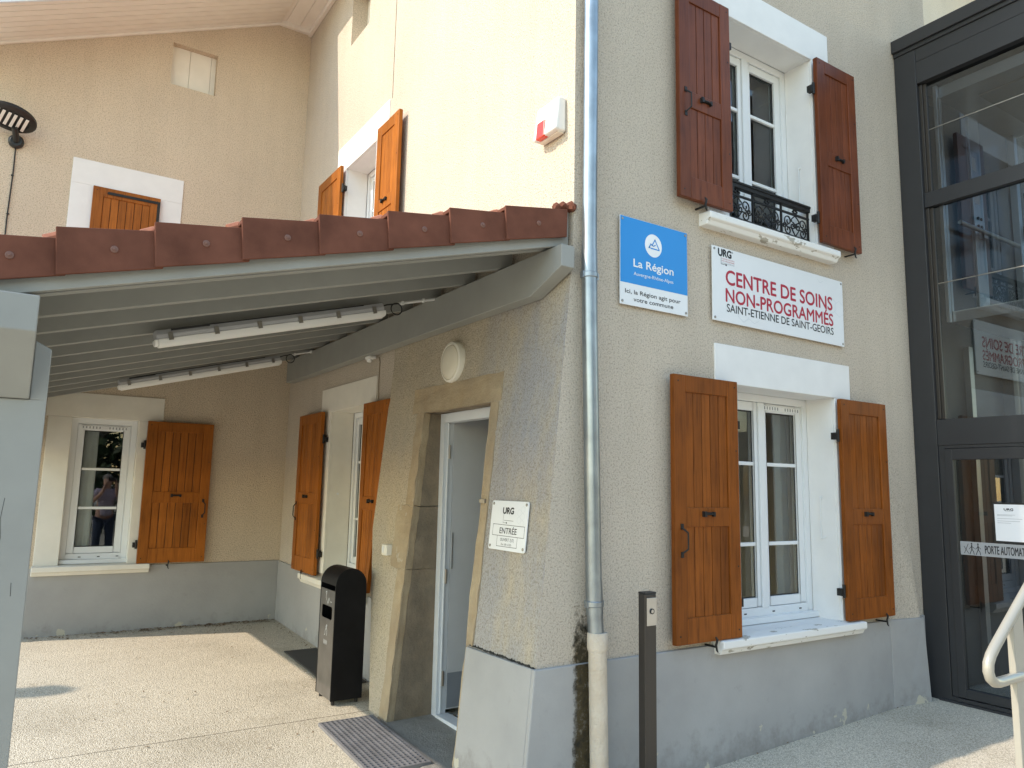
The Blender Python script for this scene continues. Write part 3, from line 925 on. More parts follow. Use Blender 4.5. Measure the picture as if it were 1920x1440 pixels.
# mould where the downpipe leaks and grime on the buttress ledge
s = MB()
s.face([(-0.02, -0.003, 0.6645), (0.30, -0.003, 0.6645), (0.30, -0.003, 0.97), (-0.02, -0.003, 0.97)])
s.face([(0.0, -0.0245, -0.1), (0.29, -0.0245, -0.1), (0.29, -0.0245, 0.6635), (0.0, -0.0245, 0.6635)])
s.build('mould_stain', M['mould'], house)
s = MB()
random.seed(3)
prev = None
for k in range(61):
    y = 0.004 + 0.672 * k / 60
    h = .0015 + (.011 * random.random() ** 2)
    cur = ((bx(.664) - .0195 + .012 * random.random(), y, .6644), (bx(.67) - .0012, y, .6645 + h))
    if prev: s.face([prev[0], cur[0], cur[1], prev[1]])
    prev = cur
s.build('grime', M['grime'], house)

# ------------------------------------------------------------------ the side house (gable wing behind the canopy)
side = empty('side_house', (-1.6, 5.39, 0), 0, 'ochre roughcast side wing with sloping cream eaves and closed upper shutter behind the canopy', 'house')
XL = -3.15
def S(x, y, z): return (x + 1.6, y - 5.39, z)
def rake(x): return 7.36 + 0.458 * x
C_LO = (-2.165, -1.560, 0.750, 2.212)
C_NI = (-1.55, -1.072, 6.012, 6.51)
w = MB()
hc = [(C_LO[0] - e, C_LO[1] + e, C_LO[2] - e, C_LO[3] + e), C_NI]
us = [XL + (0 - XL) * k / 24 for k in range(25)]
grid_wall(w, us, [-0.3, 3.0, 5.5, 5.9, 6.51, 7.6], hc, lambda u, z: S(u, 5.39, min(z, rake(u) + .06)))
w.face([S(XL, 5.39, -.3), S(XL, 12, -.3), S(XL, 12, rake(XL)), S(XL, 5.39, rake(XL))])
w.face([S(XL, 12, -.3), S(0, 12, -.3), S(0, 12, rake(0)), S(XL, 12, rake(XL))])
u0, u1, z0, z1 = C_NI
for q in ([(u0, 0, z0), (u0, .12, z0), (u0, .12, z1), (u0, 0, z1)], [(u1, 0, z0), (u1, .12, z0), (u1, .12, z1), (u1, 0, z1)],
          [(u0, 0, z0), (u0, .12, z0), (u1, .12, z0), (u1, 0, z0)], [(u0, 0, z1), (u0, .12, z1), (u1, .12, z1), (u1, 0, z1)]):
    w.face([S(a, 5.39 + c, d) for a, c, d in q])
w.build('wall', M['render_side'], side)
nb = MB()
for a, b_ in ((u0, u0 + .195), (u0 + .198, u1 - .055), (u1 - .052, u1)):
    nb.box(a + 1.6, b_ + 1.6, .085, .12, z0, z1)
nb.build('niche_board', M['cream_white'], side, bevel=0.002)
p = MB(); p.box(XL - .02 + 1.6, -0.02 + 1.6, -.02, .02, -.3, .728)
p.build('plinth', M['plinth'], side, bevel=0.005)
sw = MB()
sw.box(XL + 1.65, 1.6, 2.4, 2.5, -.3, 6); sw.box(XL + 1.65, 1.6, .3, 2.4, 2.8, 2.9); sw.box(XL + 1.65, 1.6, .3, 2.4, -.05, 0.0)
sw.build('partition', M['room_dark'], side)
# rake: boarded soffit, trims, roof covering
t = MB(); nb_ = 8
ov0, ov1 = 4.60, 5.388
for k in range(nb_):
    y0 = ov0 + (ov1 - ov0) * k / nb_ + (.009 if k else 0); y1 = ov0 + (ov1 - ov0) * (k + 1) / nb_
    xa, xb = XL - .5, -0.39
    t.hexa([S(xa, y0, rake(xa)), S(xb, y0, rake(xb)), S(xb, y1, rake(xb)), S(xa, y1, rake(xa)),
            S(xa, y0, rake(xa) + .02), S(xb, y0, rake(xb) + .02), S(xb, y1, rake(xb) + .02), S(xa, y1, rake(xa) + .02)])
t.build('soffit_board', M['soffit'], side)
t = MB(); t.hexa([S(xa, ov0, rake(xa) + .021), S(xb, ov0, rake(xb) + .021), S(xb, ov1, rake(xb) + .021), S(xa, ov1, rake(xa) + .021), S(xa, ov0, rake(xa) + .03), S(xb, ov0, rake(xb) + .03), S(xb, ov1, rake(xb) + .03), S(xa, ov1, rake(xa) + .03)])
t.build('soffit_backing', M['joint'], side)
t = MB()
xa, xb = XL - .5, -0.36
t.hexa([S(xa, 5.355, rake(xa) - .03), S(xb, 5.355, rake(xb) - .03), S(xb, 5.387, rake(xb) - .03), S(xa, 5.387, rake(xa) - .03),
        S(xa, 5.355, rake(xa) - .001), S(xb, 5.355, rake(xb) - .001), S(xb, 5.387, rake(xb) - .001), S(xa, 5.387, rake(xa) - .001)])
t.box(-0.395 + 1.6, 1.555, -.05, -.002, 7.15, 7.23)
t.build('eaves_trim', M['soffit'], side, bevel=0.003)
t = MB()
t.hexa([S(xa, 4.57, rake(xa) - .03), S(0.0, 4.57, rake(0) - .03), S(0.0, 4.598, rake(0) - .03), S(xa, 4.598, rake(xa) - .03),
        S(xa, 4.57, rake(xa) + .20), S(0.0, 4.57, rake(0) + .20), S(0.0, 4.598, rake(0) + .20), S(xa, 4.598, rake(xa) + .20)])
t.build('bargeboard', M['frame_white'], side)
t = MB()
t.hexa([S(xa, 4.55, rake(xa) + .21), S(0.0, 4.55, rake(0) + .21), S(0.0, 12.3, rake(0) + .21), S(xa, 12.3, rake(xa) + .21),
        S(xa, 4.55, rake(xa) + .25), S(0.0, 4.55, rake(0) + .25), S(0.0, 12.3, rake(0) + .25), S(xa, 12.3, rake(xa) + .25)])
t.build('roof', M['terracotta'], side)
# helper: the C frame is at world (0,5.39); children of 'side' need its offset
def side_fix(o):
    o.location = (o.location.x + 1.6, o.location.y - 5.39, o.location.z); return o
side_fix(surround(side, 'C', C_LO, (-2.395, -1.328, 2.462), 0.21, 0.11, M['cream_white']))
side_fix(sill(side, 'C', -2.385, -1.354, 0.655, 0.752, 0.09, M['cream_white']))
side_fix(window(side, 'C', C_LO, 0.085, nsash=1, fracs=(.335, .335, .33), tilt=R(-5.3)))
side_fix(curtain(side, 'C', -2.06, -1.90, 0.85, 2.12, 0.22, 2, .012))
side_fix(shutter(side, 'C', -1.480, -0.826, 0.748, 2.212, M['wood_a'], 'L', planks=6, stop=0.45))
C_UP = (-2.185, -1.545, 3.30, 4.645)
m = MB(); m.box(-2.394, -1.325, -.012, .01, C_UP[3], 4.913); m.box(-2.394, C_UP[0], -.012, .01, 3.3, C_UP[3] - .0005); m.box(C_UP[1], -1.325, -.012, .01, 3.3, C_UP[3] - .0005)
side_fix(m.build('window_surround', M['white'], side, W('C', 0, 0, 0), 0, bevel=.003))
sh = side_fix(shutter(side, 'C', -2.19, -1.545, 3.30, 4.64, M['wood_a'], 'R', planks=6, handle=False, stop=0, i_face=-.045, pins=False, latch=False, label='closed orange brown shutter with a black iron strap hinge'))
k = MB(); H = 1.34; Wd = .645
k.prism([(.13, H - .058), (.14, H - .070), (Wd - .03, H - .070), (Wd - .03, H - .36), (Wd - .002, H - .36), (Wd - .002, H - .042), (.14, H - .042)], 'y', -.008, -.001)
k.build('strap_hinge', M['iron'], sh)
k = MB(); k.tube([(Wd + .012, .0, H - .40), (Wd + .012, .0, H - .27)], .014, 8); k.box(Wd - .02, Wd + .045, -.012, .03, H - .36, H - .31)
k.build('hinge_pin', M['iron'], sh)

# ------------------------------------------------------------------ lean-to canopy
SL = 0.272
TH = math.atan(SL)
def zs(x): return 3.01 + SL * x
CP = (-2.62, 0.3, -0.07)
canopy = empty('canopy', CP, 0, 'grey painted timber lean-to canopy with brown verge tiles sheltering the entrance', 'canopy')
CO = (-CP[0], -CP[1], -CP[2])
XE0 = -3.02
def slope_box(m, x0, x1, y0, y1, d0, d1):
    m.hexa([(x0, y0, zs(x0) + d0), (x1, y0, zs(x1) + d0), (x1, y1, zs(x1) + d0), (x0, y1, zs(x0) + d0),
            (x0, y0, zs(x0) + d1), (x1, y0, zs(x1) + d1), (x1, y1, zs(x1) + d1), (x0, y1, zs(x0) + d1)])
m = MB(); slope_box(m, XE0, -0.012, 0.035, 0.065, -0.004, 0.205)
m.build('fascia', M['roofpaint'], canopy, CO, bevel=0.003)
for y in (0.145, 0.63, 1.10, 1.60, 2.09, 2.58, 3.07, 3.54, 4.02, 4.50, 5.02):
    m = MB(); slope_box(m, XE0, -0.03, y - .027, y + .027, 0.0, 0.139)
    m.build('rafter', M['roofpaint'], canopy, CO, bevel=0.003)
m = MB(); nbd = 20
for k in range(nbd):
    a = XE0 + (-0.004 - XE0) * k / nbd; b_ = XE0 + (-0.004 - XE0) * (k + 1) / nbd - .003
    slope_box(m, a, b_, 0.066, 5.37, 0.140, 0.158)
m.build('roof_deck', M['roofpaint'], canopy, CO)
m = MB()
m.prism([(-.05, 2.968), (-.05, 2.84), (.26, 2.722), (5.12, 2.722), (5.12, 2.968)], 'x', -0.125, -0.031)
m.build('ledger_beam', M['roofpaint'], canopy, CO, bevel=0.004)
m = MB()
m.prism([(-.07, 2.272), (-.07, 2.135), (.17, 1.905), (5.36, 1.905), (5.36, 2.272)], 'x', -2.76, -2.557)
m.build('eave_beam', M['roofpaint'], canopy, CO, bevel=0.005)
m = MB(); m.box(-2.75, -2.497, 0.185, 0.40, gz(-2.6, .3) - .05, 1.903)
m.hexa([(-2.5555, .185, 1.903), (-2.497, .185, 1.903), (-2.497, .40, 1.903), (-2.5555, .40, 1.903), (-2.5555, .185, 2.14), (-2.497, .185, 2.11), (-2.497, .40, 2.11), (-2.5555, .40, 2.14)])
m.build('post', M['roofpaint'], canopy, CO, bevel=0.004)
ck = MB()
for pts in ([(-2.60, 1.52), (-2.607, 1.44), (-2.60, 1.37), (-2.612, 1.27)], [(-2.61, 1.24), (-2.618, 1.15), (-2.60, 1.08), (-2.618, 0.98), (-2.612, 0.9)], [(-2.55, 1.2), (-2.548, 1.15)]):
    ck.tube([(x, 0.1848, z) for x, z in pts], 0.0009, 4)
ck.build('timber_crack', M['cable'], canopy, CO)
# verge tiles
random.seed(11)
for k in range(8):
    x = -0.483 - 0.3415 * k
    L = 0.395 if k else 0.44
    jz = random.uniform(-.003, .003); jt = random.uniform(-.008, .008)
    zb = zs(x) + jz
    r1 = 0.062 + jt
    m = MB()
    yl, yr, th = -0.016, 0.002, 0.016
    tl = (x, zb + .243); tr = (x + L, zb + .243 + r1 + (0.02 if k == 0 else 0)); br = (x + L - .004, zb + .058 + .092 + (.008 if k == 0 else 0)); bl = (x + .016, zb + .052)
    m.hexa([(bl[0], yl, bl[1]), (br[0], yr, br[1]), (br[0], yr + th, br[1]), (bl[0], yl + th, bl[1]),
            (tl[0], yl, tl[1]), (tr[0], yr, tr[1]), (tr[0], yr + th, tr[1]), (tl[0], yl + th, tl[1])])
    m.hexa([(tl[0] + .004, yl + th, tl[1] - .022), (tr[0], yr + th, tr[1] - .022), (tr[0], .27, tr[1] - .022), (tl[0] + .004, .27, tl[1] - .022),
            (tl[0] + .004, yl + th, tl[1] - .001), (tr[0], yr + th, tr[1] - .001), (tr[0], .27, tr[1] - .001), (tl[0] + .004, .27, tl[1] - .001)])
    t = m.build('verge_tile', M['tile'], canopy, CO, bevel=0.004)
    m = MB()
    m.tube([(x - .03, .10, zb + .205), (x + .02, .10, zb + .228)], [.03, .032], 10)
    m.build('tile_roll', M['terracotta'], t)
    m = MB(); cx, cz, cy = x + L * .52, zb + .052 + .11 + .03, (yl + yr) / 2 - .001
    m.lathe([(.0145, .001), (.0145, -.003), (.011, -.005)], 14, (cx, cy, cz), 'y'); m.lathe([(.0062, -.004), (.0062, -.0085), (.003, -.010)], 8, (cx, cy, cz), 'y')
    m.build('nail', M['washer'], t)
# field tiles of the canopy roof
m = MB(); ny = 26; rows = 9
for rI in range(rows):
    xa = XE0 - .06 + rI * (0.0 - XE0 + .06) / rows; xb = xa + (0.0 - XE0 + .06) / rows + .03
    xb = min(xb, -0.005)
    for j in range(ny):
        for q in range(4):
            def yy(t): return 0.20 + 5.17 * (j + t / 4) / ny
            def hh(t): return 0.185 + 0.022 * math.sin(PI * t / 4 * 2)
            m.face([(xa, yy(q), zs(xa) + hh(q) + .018), (xb, yy(q), zs(xb) + hh(q)), (xb, yy(q + 1), zs(xb) + hh(q + 1)), (xa, yy(q + 1), zs(xa) + hh(q + 1) + .018)])
m.build('roof_tiles', M['terracotta'], canopy, CO, smooth=True)
# crumbling mortar flashing against the corner
bmv = bmesh.new()
for (x, y, z, s_) in ((-.015, .03, 3.232, .034), (-.05, .04, 3.226, .032), (-.09, .05, 3.216, .03), (-.012, .0, 3.222, .026)):
    r_ = bmesh.ops.create_icosphere(bmv, subdivisions=2, radius=s_, matrix=Matrix.Translation((x, y, z)))
    for v in r_['verts']:
        v.co += Vector((random.uniform(-1, 1), random.uniform(-1, 1), random.uniform(-1, 1))) * s_ * .22
me = bpy.data.meshes.new('mortar_fillet'); bmv.to_mesh(me); bmv.free(); me.materials.append(M['tile'])
o = bpy.data.objects.new('mortar_fillet', me); COL.objects.link(o); o.parent = canopy; o.location = CO

# ------------------------------------------------------------------ strip lights under the canopy
def strip_light(x, y, L, label):
    root = empty('strip_light', (x, y, zs(x) - .004), 0, label, 'strip light', 'strip lights under the canopy')
    root.rotation_euler = (0, -TH, 0)
    m = MB()
    m.prism([(-.050, -.052), (.050, -.052), (.058, -.03), (.045, 0.0), (-.045, 0.0), (-.058, -.03)], 'x', 0.012, L - .012)
    m.build('light_body', M['light_body'], root, bevel=0.004)
    m = MB()
    prof = [(.052, -.0525), (.047, -.078), (.030, -.096), (0, -.101), (-.030, -.096), (-.047, -.078), (-.052, -.0525)]
    m.prism([(a, b_) for a, b_ in prof], 'x', 0.02, L - .02)
    m.prism([(a * .93, -.0525 + (b_ + .0525) * .8) for a, b_ in prof], 'x', 0.0, 0.0199); m.prism([(a * .93, -.0525 + (b_ + .0525) * .8) for a, b_ in prof], 'x', L - .0199, L)
    m.build('diffuser', M['diffuser'], root, bevel=0.003, smooth=True)
    for k in range(6):
        xx = .09 + (L - .18) * k / 5
        for sg in (-1, 1):
            c = MB(); c.box(xx - .013, xx + .013, sg * .0605 - .004, sg * .0605 + .004, -.068, -.022)
            c.build('clip', M['clip'], root)
    c = MB(); c.tube([(.16, -.05, -.002), (L - .16, -.05, -.002)], .004, 5); c.box(.1, .32, -.056, -.046, -.012, .0)
    c.build('mounting_rail', M['cable'], root)
    ring = [(L + .10 + .042 * math.cos(a), -.01, -.05 + .042 * math.sin(a)) for a in [2 * PI * k / 18 for k in range(18)]]
    c = MB(); c.tube(ring, .0045, 6, closed=True)
    c.tube([(L - .03, 0, -.02), (L + .04, -.002, -.01), (L + .14, 0, -.012)], .005, 6)
    c.build('cable', M['cable'], root, smooth=True)
    c = MB(); c.tube([(L + .13, .0, -.012), (L + .44, .0, -.012)], .010, 8)
    for q in (.16, .33): c.box(L + q - .008, L + q + .008, -.014, .014, -.026, .0)
    c.build('conduit', M['plastic'], root, smooth=True)
    return root
strip_light(-1.985, 1.50, 1.50, 'long sealed strip light under the canopy just behind its tiled verge')
strip_light(-1.905, 4.27, 1.50, 'long sealed strip light farther back under the canopy by the side wall')

# ------------------------------------------------------------------ downpipe
dp = empty('downpipe', (0.16, -0.1, -0.08), 0, 'grey zinc downpipe at the house corner ending in a cream cast iron foot', 'downpipe')
DO = (-0.16, 0.1, 0.08)
m = MB(); m.tube([(.076, -.062, 7.35), (.066, -.062, 2.90), (.066, -.063, 2.82)], [.043, .043, .041], 20)
m.build('upper_pipe', M['zinc'], dp, DO, smooth=True)
m = MB(); m.tube([(.066, -.063, 2.96), (.066, -.064, 2.80)], [.045, .047], 20); m.tube([(.066, -.064, 2.835), (.070, -.066, 2.5), (.100, -.078, 1.0), (.112, -.084, .80)], [.0445, .0445, .0445, .044], 20)
m.tube([(.0985, -.0775, 1.10), (.104, -.080, .93)], .0465, 20)
m.build('lower_pipe', M['zinc'], dp, DO, smooth=True)
for z, x, y, r_ in ((2.81, .066, -.064, .051), (.985, .1005, -.079, .052)):
    m = MB(); m.tube([(x, y, z + .016), (x, y, z + .012), (x, y, z - .012), (x, y, z - .016)], [r_ - .004, r_, r_, r_ - .004], 20)
    m.box(x - .057, x - .043, y - .012, y + .012, z - .018, z + .018); m.box(x + .043, x + .06, y - .012, y + .012, z - .018, z + .018)
    m.box(x - .008, x + .008, y + .04, 0.0, z - .008, z + .008)
    m.build('bracket', M['zinc'], dp, DO, smooth=True)
m = MB(); m.tube([(.118, -.088, .835), (.118, -.088, .83), (.118, -.088, .755), (.118, -.088, .745), (.119, -.088, .735), (.136, -.092, -.12)], [.053, .0565, .0565, .053, .050, .0495], 22)
m.build('cast_foot', M['cast'], dp, DO, smooth=True)

# ------------------------------------------------------------------ signs
def screw(parent, pts, y=-.0005):
    for (x, z) in pts:
        m = MB(); m.lathe([(.0085, .002), (.0085, -.0025), (.005, -.004)], 12, (x, y, z), 'y')
        m.build('screw', M['clip'], parent, smooth=False)

def line(m, pts, wdt, y0, closed=False):
    n = len(pts)
    for i in range(n if closed else n - 1):
        a = Vector(pts[i]); b_ = Vector(pts[(i + 1) % n])
        d = (b_ - a); q = Vector((-d.y, d.x)).normalized() * wdt / 2; ex = d.normalized() * wdt / 2
        a = a - ex; b_ = b_ + ex
        m.face([(a.x + q.x, y0, a.y + q.y), (a.x - q.x, y0, a.y - q.y), (b_.x - q.x, y0, b_.y - q.y), (b_.x + q.x, y0, b_.y + q.y)])

def hexagon(cx, cz, r_, a0=0): return [(cx + r_ * math.cos(a0 + PI / 3 * k), cz + r_ * math.sin(a0 + PI / 3 * k)) for k in range(6)]

# region sign (0.57 x 0.55)
SG = 0.572, 0.552
bs = empty('region_sign', (0.335, -0.022, 2.699), 0, 'square blue and white La Région sign between the downpipe and the health centre sign', 'sign')
def flat(name, x0, x1, z0, z1, y0, y1, mat, par): return MB().box(x0, x1, y0, y1, z0, z1).build(name, mat, par, bevel=0.0015)
flat('panel', 0, SG[0], 0, SG[1], 0.0, 0.006, M['sign_white'], bs)
flat('blue_field', .002, SG[0] - .002, .136, SG[1] - .002, -.0008, -.0001, M['blue'], bs)
m = MB(); n = 40; m.face([(.274 + .0715 * math.cos(2 * PI * k / n), -.0014, .407 + .0735 * math.sin(2 * PI * k / n)) for k in range(n)])
m.build('emblem_disc', M['ink_white'], bs)
m = MB()
line(m, [(.236, .390), (.252, .415), (.262, .408), (.287, .447), (.320, .392)], .0075, -.0021); line(m, [(.236, .390), (.243, .392)], .0075, -.0021)
line(m, [(.252, .388), (.322, .386)], .0075, -.0021); line(m, [(.262, .408), (.275, .405), (.290, .414)], .006, -.0021)
m.build('emblem_mountain', M['blue'], bs)
text('lettering', 'La Région', M['ink_white'], bs, .108, .246, .051, .337, -.0016, bold=.022)
text('lettering', 'Auvergne-Rhône-Alpes', M['ink_white'], bs, .109, .192, .023, .335, -.0016, bold=.0)
text('lettering', 'Ici, la Région agit pour', M['ink'], bs, .040, .073, .027, .466, -.0009, bold=.012)
text('lettering', 'votre commune', M['ink'], bs, .108, .029, .027, .333, -.0009, bold=.012)
screw(bs, [(.018, SG[1] - .02), (SG[0] - .018, SG[1] - .02), (.018, .02), (SG[0] - .018, .02)])

# health centre sign (1.45 x 0.51)
ws = empty('health_centre_sign', (1.135, -0.026, 2.713), 0, 'wide white CENTRE DE SOINS NON-PROGRAMMÉS sign with red lettering', 'sign')
ws.rotation_euler = (0, R(0.35), 0)
WS = 1.447, 0.508
flat('panel', 0, WS[0], 0, WS[1], 0.0, 0.008, M['sign_white'], ws)
text('lettering', 'CENTRE DE SOINS', M['red'], ws, .130, .262, .104, 1.178, -.0006, bold=.02)
text('lettering', 'NON-PROGRAMMÉS', M['red'], ws, .127, .142, .095, 1.186, -.0006, bold=.02)
text('lettering', 'SAINT-ETIENNE DE SAINT-GEOIRS', M['ink'], ws, .135, .074, .056, 1.178, -.0006, bold=.012)
text('lettering', 'URG', M['ink'], ws, .058, .447, .051, .128, -.0006, bold=.05)
text('lettering', '+', M['ink'], ws, .188, .478, .022, .018, -.0006)
m = MB(); line(m, [(.085, .445), (.085, .392), (.128, .392)], .003, -.0006); m.lathe([(.007, -.0003), (.007, -.0012)], 10, (.134, 0, .392), 'y')
m.build('emblem_line', M['ink'], ws)
for k, s_ in enumerate(('CENTRE DE SOINS', 'NON PROGRAMMÉS', 'SAINT-ETIENNE')):
    text('lettering', s_, M['red'] if k < 2 else M['grey_ink'], ws, .092, .427 - .015 * k, .0085, .125, -.0006)
m = MB()
for (cx, cz, r_) in ((.30, .09, .062), (.195, .20, .062), (1.30, .30, .062), (1.395, .285, .062)):
    line(m, hexagon(cx, cz, r_, PI / 6), .0022, -.0003, True)
line(m, [(1.135, .475), (1.165, .452), (1.20, .468)], .0022, -.0003); line(m, [(.245, .055), (.30, .022), (.36, .055), (.41, .03), (.46, .055)], .0022, -.0003)
m.build('hexagon_pattern', M['hexline'], ws)
screw(ws, [(.02, WS[1] - .02), (WS[0] - .02, WS[1] - .02), (.02, .02), (WS[0] - .02, .02)])

# entrance plate on the sloping buttress
ab = math.atan(KB)
ep = empty('entrance_plate', (bx(1.236) - .012, 0.572, 1.236), 0, 'small white bent ENTRÉE plate screwed to the grey weathered buttress beside the doorway', 'sign')
ep.rotation_euler = (R(0), 0, 0)
ep.matrix_world = Matrix.Translation((bx(1.236) - .014, 0.570, 1.236)) @ Matrix.Rotation(-PI / 2, 4, 'Z') @ Matrix.Rotation(-ab, 4, 'X')
m = MB(); PW, PH = .387, .285
prof = []
for (cx, cz, a0) in ((PW - .014, .014, -PI / 2), (PW - .014, PH - .014, 0), (.014, PH - .014, PI / 2), (.014, .014, PI)):
    for k in range(5): a = a0 + PI / 2 * k / 4; prof.append((cx + .014 * math.cos(a), cz + .014 * math.sin(a)))
m.prism(prof, 'y', -.001, .006)
m.build('panel', M['sign_white'], ep, bevel=0.0015)
text('lettering', 'URG', M['ink'], ep, .128, .211, .037, .113, -.0016, bold=.045)
text('lettering', 'ENTRÉE', M['ink'], ep, .110, .096, .035, .180, -.0016, bold=.01)
text('lettering', 'OUVERT 7j/7j', M['ink'], ep, .125, .053, .018, .142, -.0016)
text('lettering', 'De 10h à 22h', M['ink'], ep, .138, .029, .013, .108, -.0016)
m = MB()
line(m, [(.034, .147), (.366, .144), (.366, .081), (.034, .083)], .0025, -.0016, True); line(m, [(.090, .082), (.090, .022), (.302, .022), (.302, .081)], .0025, -.0016)
line(m, [(.138, .207), (.138, .158), (.170, .158)], .0018, -.0016); line(m, [(.148, .172), (.245, .171)], .002, -.0016)
m.lathe([(.005, -.0012), (.005, -.002)], 8, (.175, 0, .158), 'y')
m.build('sign_border', M['ink'], ep)
m = MB()
for (cx, cz) in ((.335, .24), (.300, .22), (.335, .20), (.30, .18), (.335, .16)): line(m, hexagon(cx, cz, .02, PI / 6), .0012, -.0014, True)
m.build('hexagon_pattern', M['hexline'], ep)
screw(ep, [(.02, PH - .018), (PW - .02, PH - .018), (.02, .02), (PW - .02, .02)], -.0015)

# ------------------------------------------------------------------ fittings on the walls
al = empty('alarm_siren', W('A', -.195, 0, 3.83), rot('A'), 'white burglar alarm siren with a red lens high on the sunny wall', 'alarm')
m = MB()
m.hexa([(-.125, -.085, -.105), (.115, -.085, -.105), (.115, 0, -.105), (-.125, 0, -.105), (-.110, -.060, .112), (.112, -.060, .112), (.112, 0, .112), (-.110, 0, .112)])
m.build('housing', M['plastic'], al, bevel=0.014, seg=3)
m = MB(); m.hexa([(-.085, -.0885, -.108), (.0, -.0885, -.108), (.0, -.05, -.108), (-.085, -.05, -.108), (-.080, -.082, .0), (.0, -.082, .0), (.0, -.05, .0), (-.080, -.05, .0)])
m.build('red_lens', M['alarm_red'], al, bevel=0.005)
m = MB(); m.box(-.10, .10, -.05, -.006, -.112, -.1052); m.build('base_tray', M['lamp_ring'], al, bevel=0.003)

zl = 2.467
lm = empty('wall_lamp', (bx(zl), 1.294, zl), rot('A'), 'round cream bulkhead lamp above the doorway', 'lamp')
m = MB(); m.lathe([(.146, .03), (.149, -.015), (.143, -.038), (.128, -.044), (.124, -.036)], 36, (0, 0, 0), 'y')
m.build('ring', M['lamp_ring'], lm, smooth=True)
m = MB(); m.lathe([(.125, -.034), (.119, -.046), (.095, -.056), (.055, -.063), (.01, -.065)], 36, (0, 0, 0), 'y')
m.build('opal_glass', M['lamp_glass'], lm, smooth=True)

md = empty('motion_detector', (-.06, 2.82, 2.72), rot('A'), 'small white motion detector under the ledger beam above the window', 'detector')
m = MB(); m.box(-.055, .055, -.035, .03, -.026, 0.0); m.build('housing', M['plastic'], md, bevel=0.008)
m = MB(); m.lathe([(.028, -.026), (.024, -.044), (.012, -.052)], 14, (-.02, -.005, 0), 'z'); m.build('sensor_dome', M['plastic'], md, smooth=True)
m = MB(); m.tube([(.06, .052, -.01), (.075, .055, -.05), (.07, .054, -.25), (.078, .056, -.36), (.06, .053, -.42)], .004, 6); m.build('cable', M['wire'], md, smooth=True)

sw_ = empty('doorbell_box', (bx(1.115) - .004, 1.995, 1.115), rot('A'), 'small beige switch box on the render between stone doorway and slanted shutter', 'switch')
m = MB(); m.box(-.045, .045, -.04, .01, -.04, .04); m.build('housing', M['lamp_ring'], sw_, bevel=0.005)
m = MB(); m.box(-.032, -.002, -.044, -.0405, -.022, .025); m.build('button', M['plastic'], sw_, bevel=0.003)
st = empty('strike_bracket', (bx(1.51), 0.684, 1.51), rot('A'), 'tiny dark metal bracket on the narrow stone jamb above the entrance plate', 'bracket')
m = MB(); m.box(-.035, .025, -.022, .01, -.012, .014); m.build('plate', M['clip'], st, bevel=0.002)

fl = empty('solar_floodlight', (-2.895, 5.39, 4.93), 0, 'black ring shaped solar floodlight with a cable on the side wall', 'floodlight')
m = MB(); m.lathe([(.068, 0.0), (.068, -.03), (.05, -.045)], 24, (0, 0, 0), 'y'); m.build('base_plate', M['black'], fl, smooth=True)
m = MB(); m.tube([(0, -.04, 0), (-.005, -.11, .03), (-.02, -.17, .08)], .028, 10); m.build('arm', M['black'], fl, smooth=True)
hd = bpy.data.objects.new('lamp_head', None)
m = MB(); m.lathe([(.205, .03), (.225, .018), (.225, -.012), (.205, -.026), (.165, -.030), (.155, -.018)], 36, (0, 0, 0), 'z', sx=1, sy=.72)
hd = m.build('lamp_head', M['black'], fl, (-.06, -.21, .16), smooth=True); hd.rotation_euler = (R(-24), R(8), R(14))
m = MB()
for k in range(6):
    x = -.125 + .05 * k
    m.box(x - .013, x + .013, -.085, .085, -.036, -.0305)
m.build('led_strip', M['diffuser'], hd)
m = MB(); m.tube([(.0, -.008, -.06), (.004, -.007, -.3), (-.004, -.007, -.8), (.003, -.007, -1.3), (0, -.007, -1.9)], .006, 6); m.build('cable', M['cable'], fl, smooth=True)
m = MB()
for zz in (-.35, -.75, -1.1, -1.5): m.box(-.012, .012, -.015, 0, zz - .006, zz + .006)
m.build('cable_clip', M['cable'], fl)

# wrought-iron guard across the upper street window
gr = empty('window_guard', W('B', 1.826, 0.06, 3.55), 0, 'black wrought iron scrollwork guard across the upper street window', 'railing')
m = MB(); hw_ = .488
m.box(-hw_, hw_, -.02, .02, .175, .205); m.box(-hw_, hw_, -.026, .026, .205, .222)
m.build('top_rail', M['iron'], gr, bevel=0.004)
m = MB(); m.box(-hw_, hw_, -.008, .008, -.055, -.040); m.box(-hw_, hw_, -.008, .008, .12, .132)
for x in (-hw_ + .01, -.16, .16, hw_ - .01): m.box(x - .006, x + .006, -.007, .007, -.055, .175)
m.build('rail_bars', M['iron'], gr)
def spiral(cx, cz, r0, turns, a0, sg):
    return [(cx + r0 * (1 - .8 * t) * math.cos(a0 + sg * turns * 2 * PI * t), 0, cz + r0 * (1 - .8 * t) * math.sin(a0 + sg * turns * 2 * PI * t)) for t in [k / 22 for k in range(23)]]
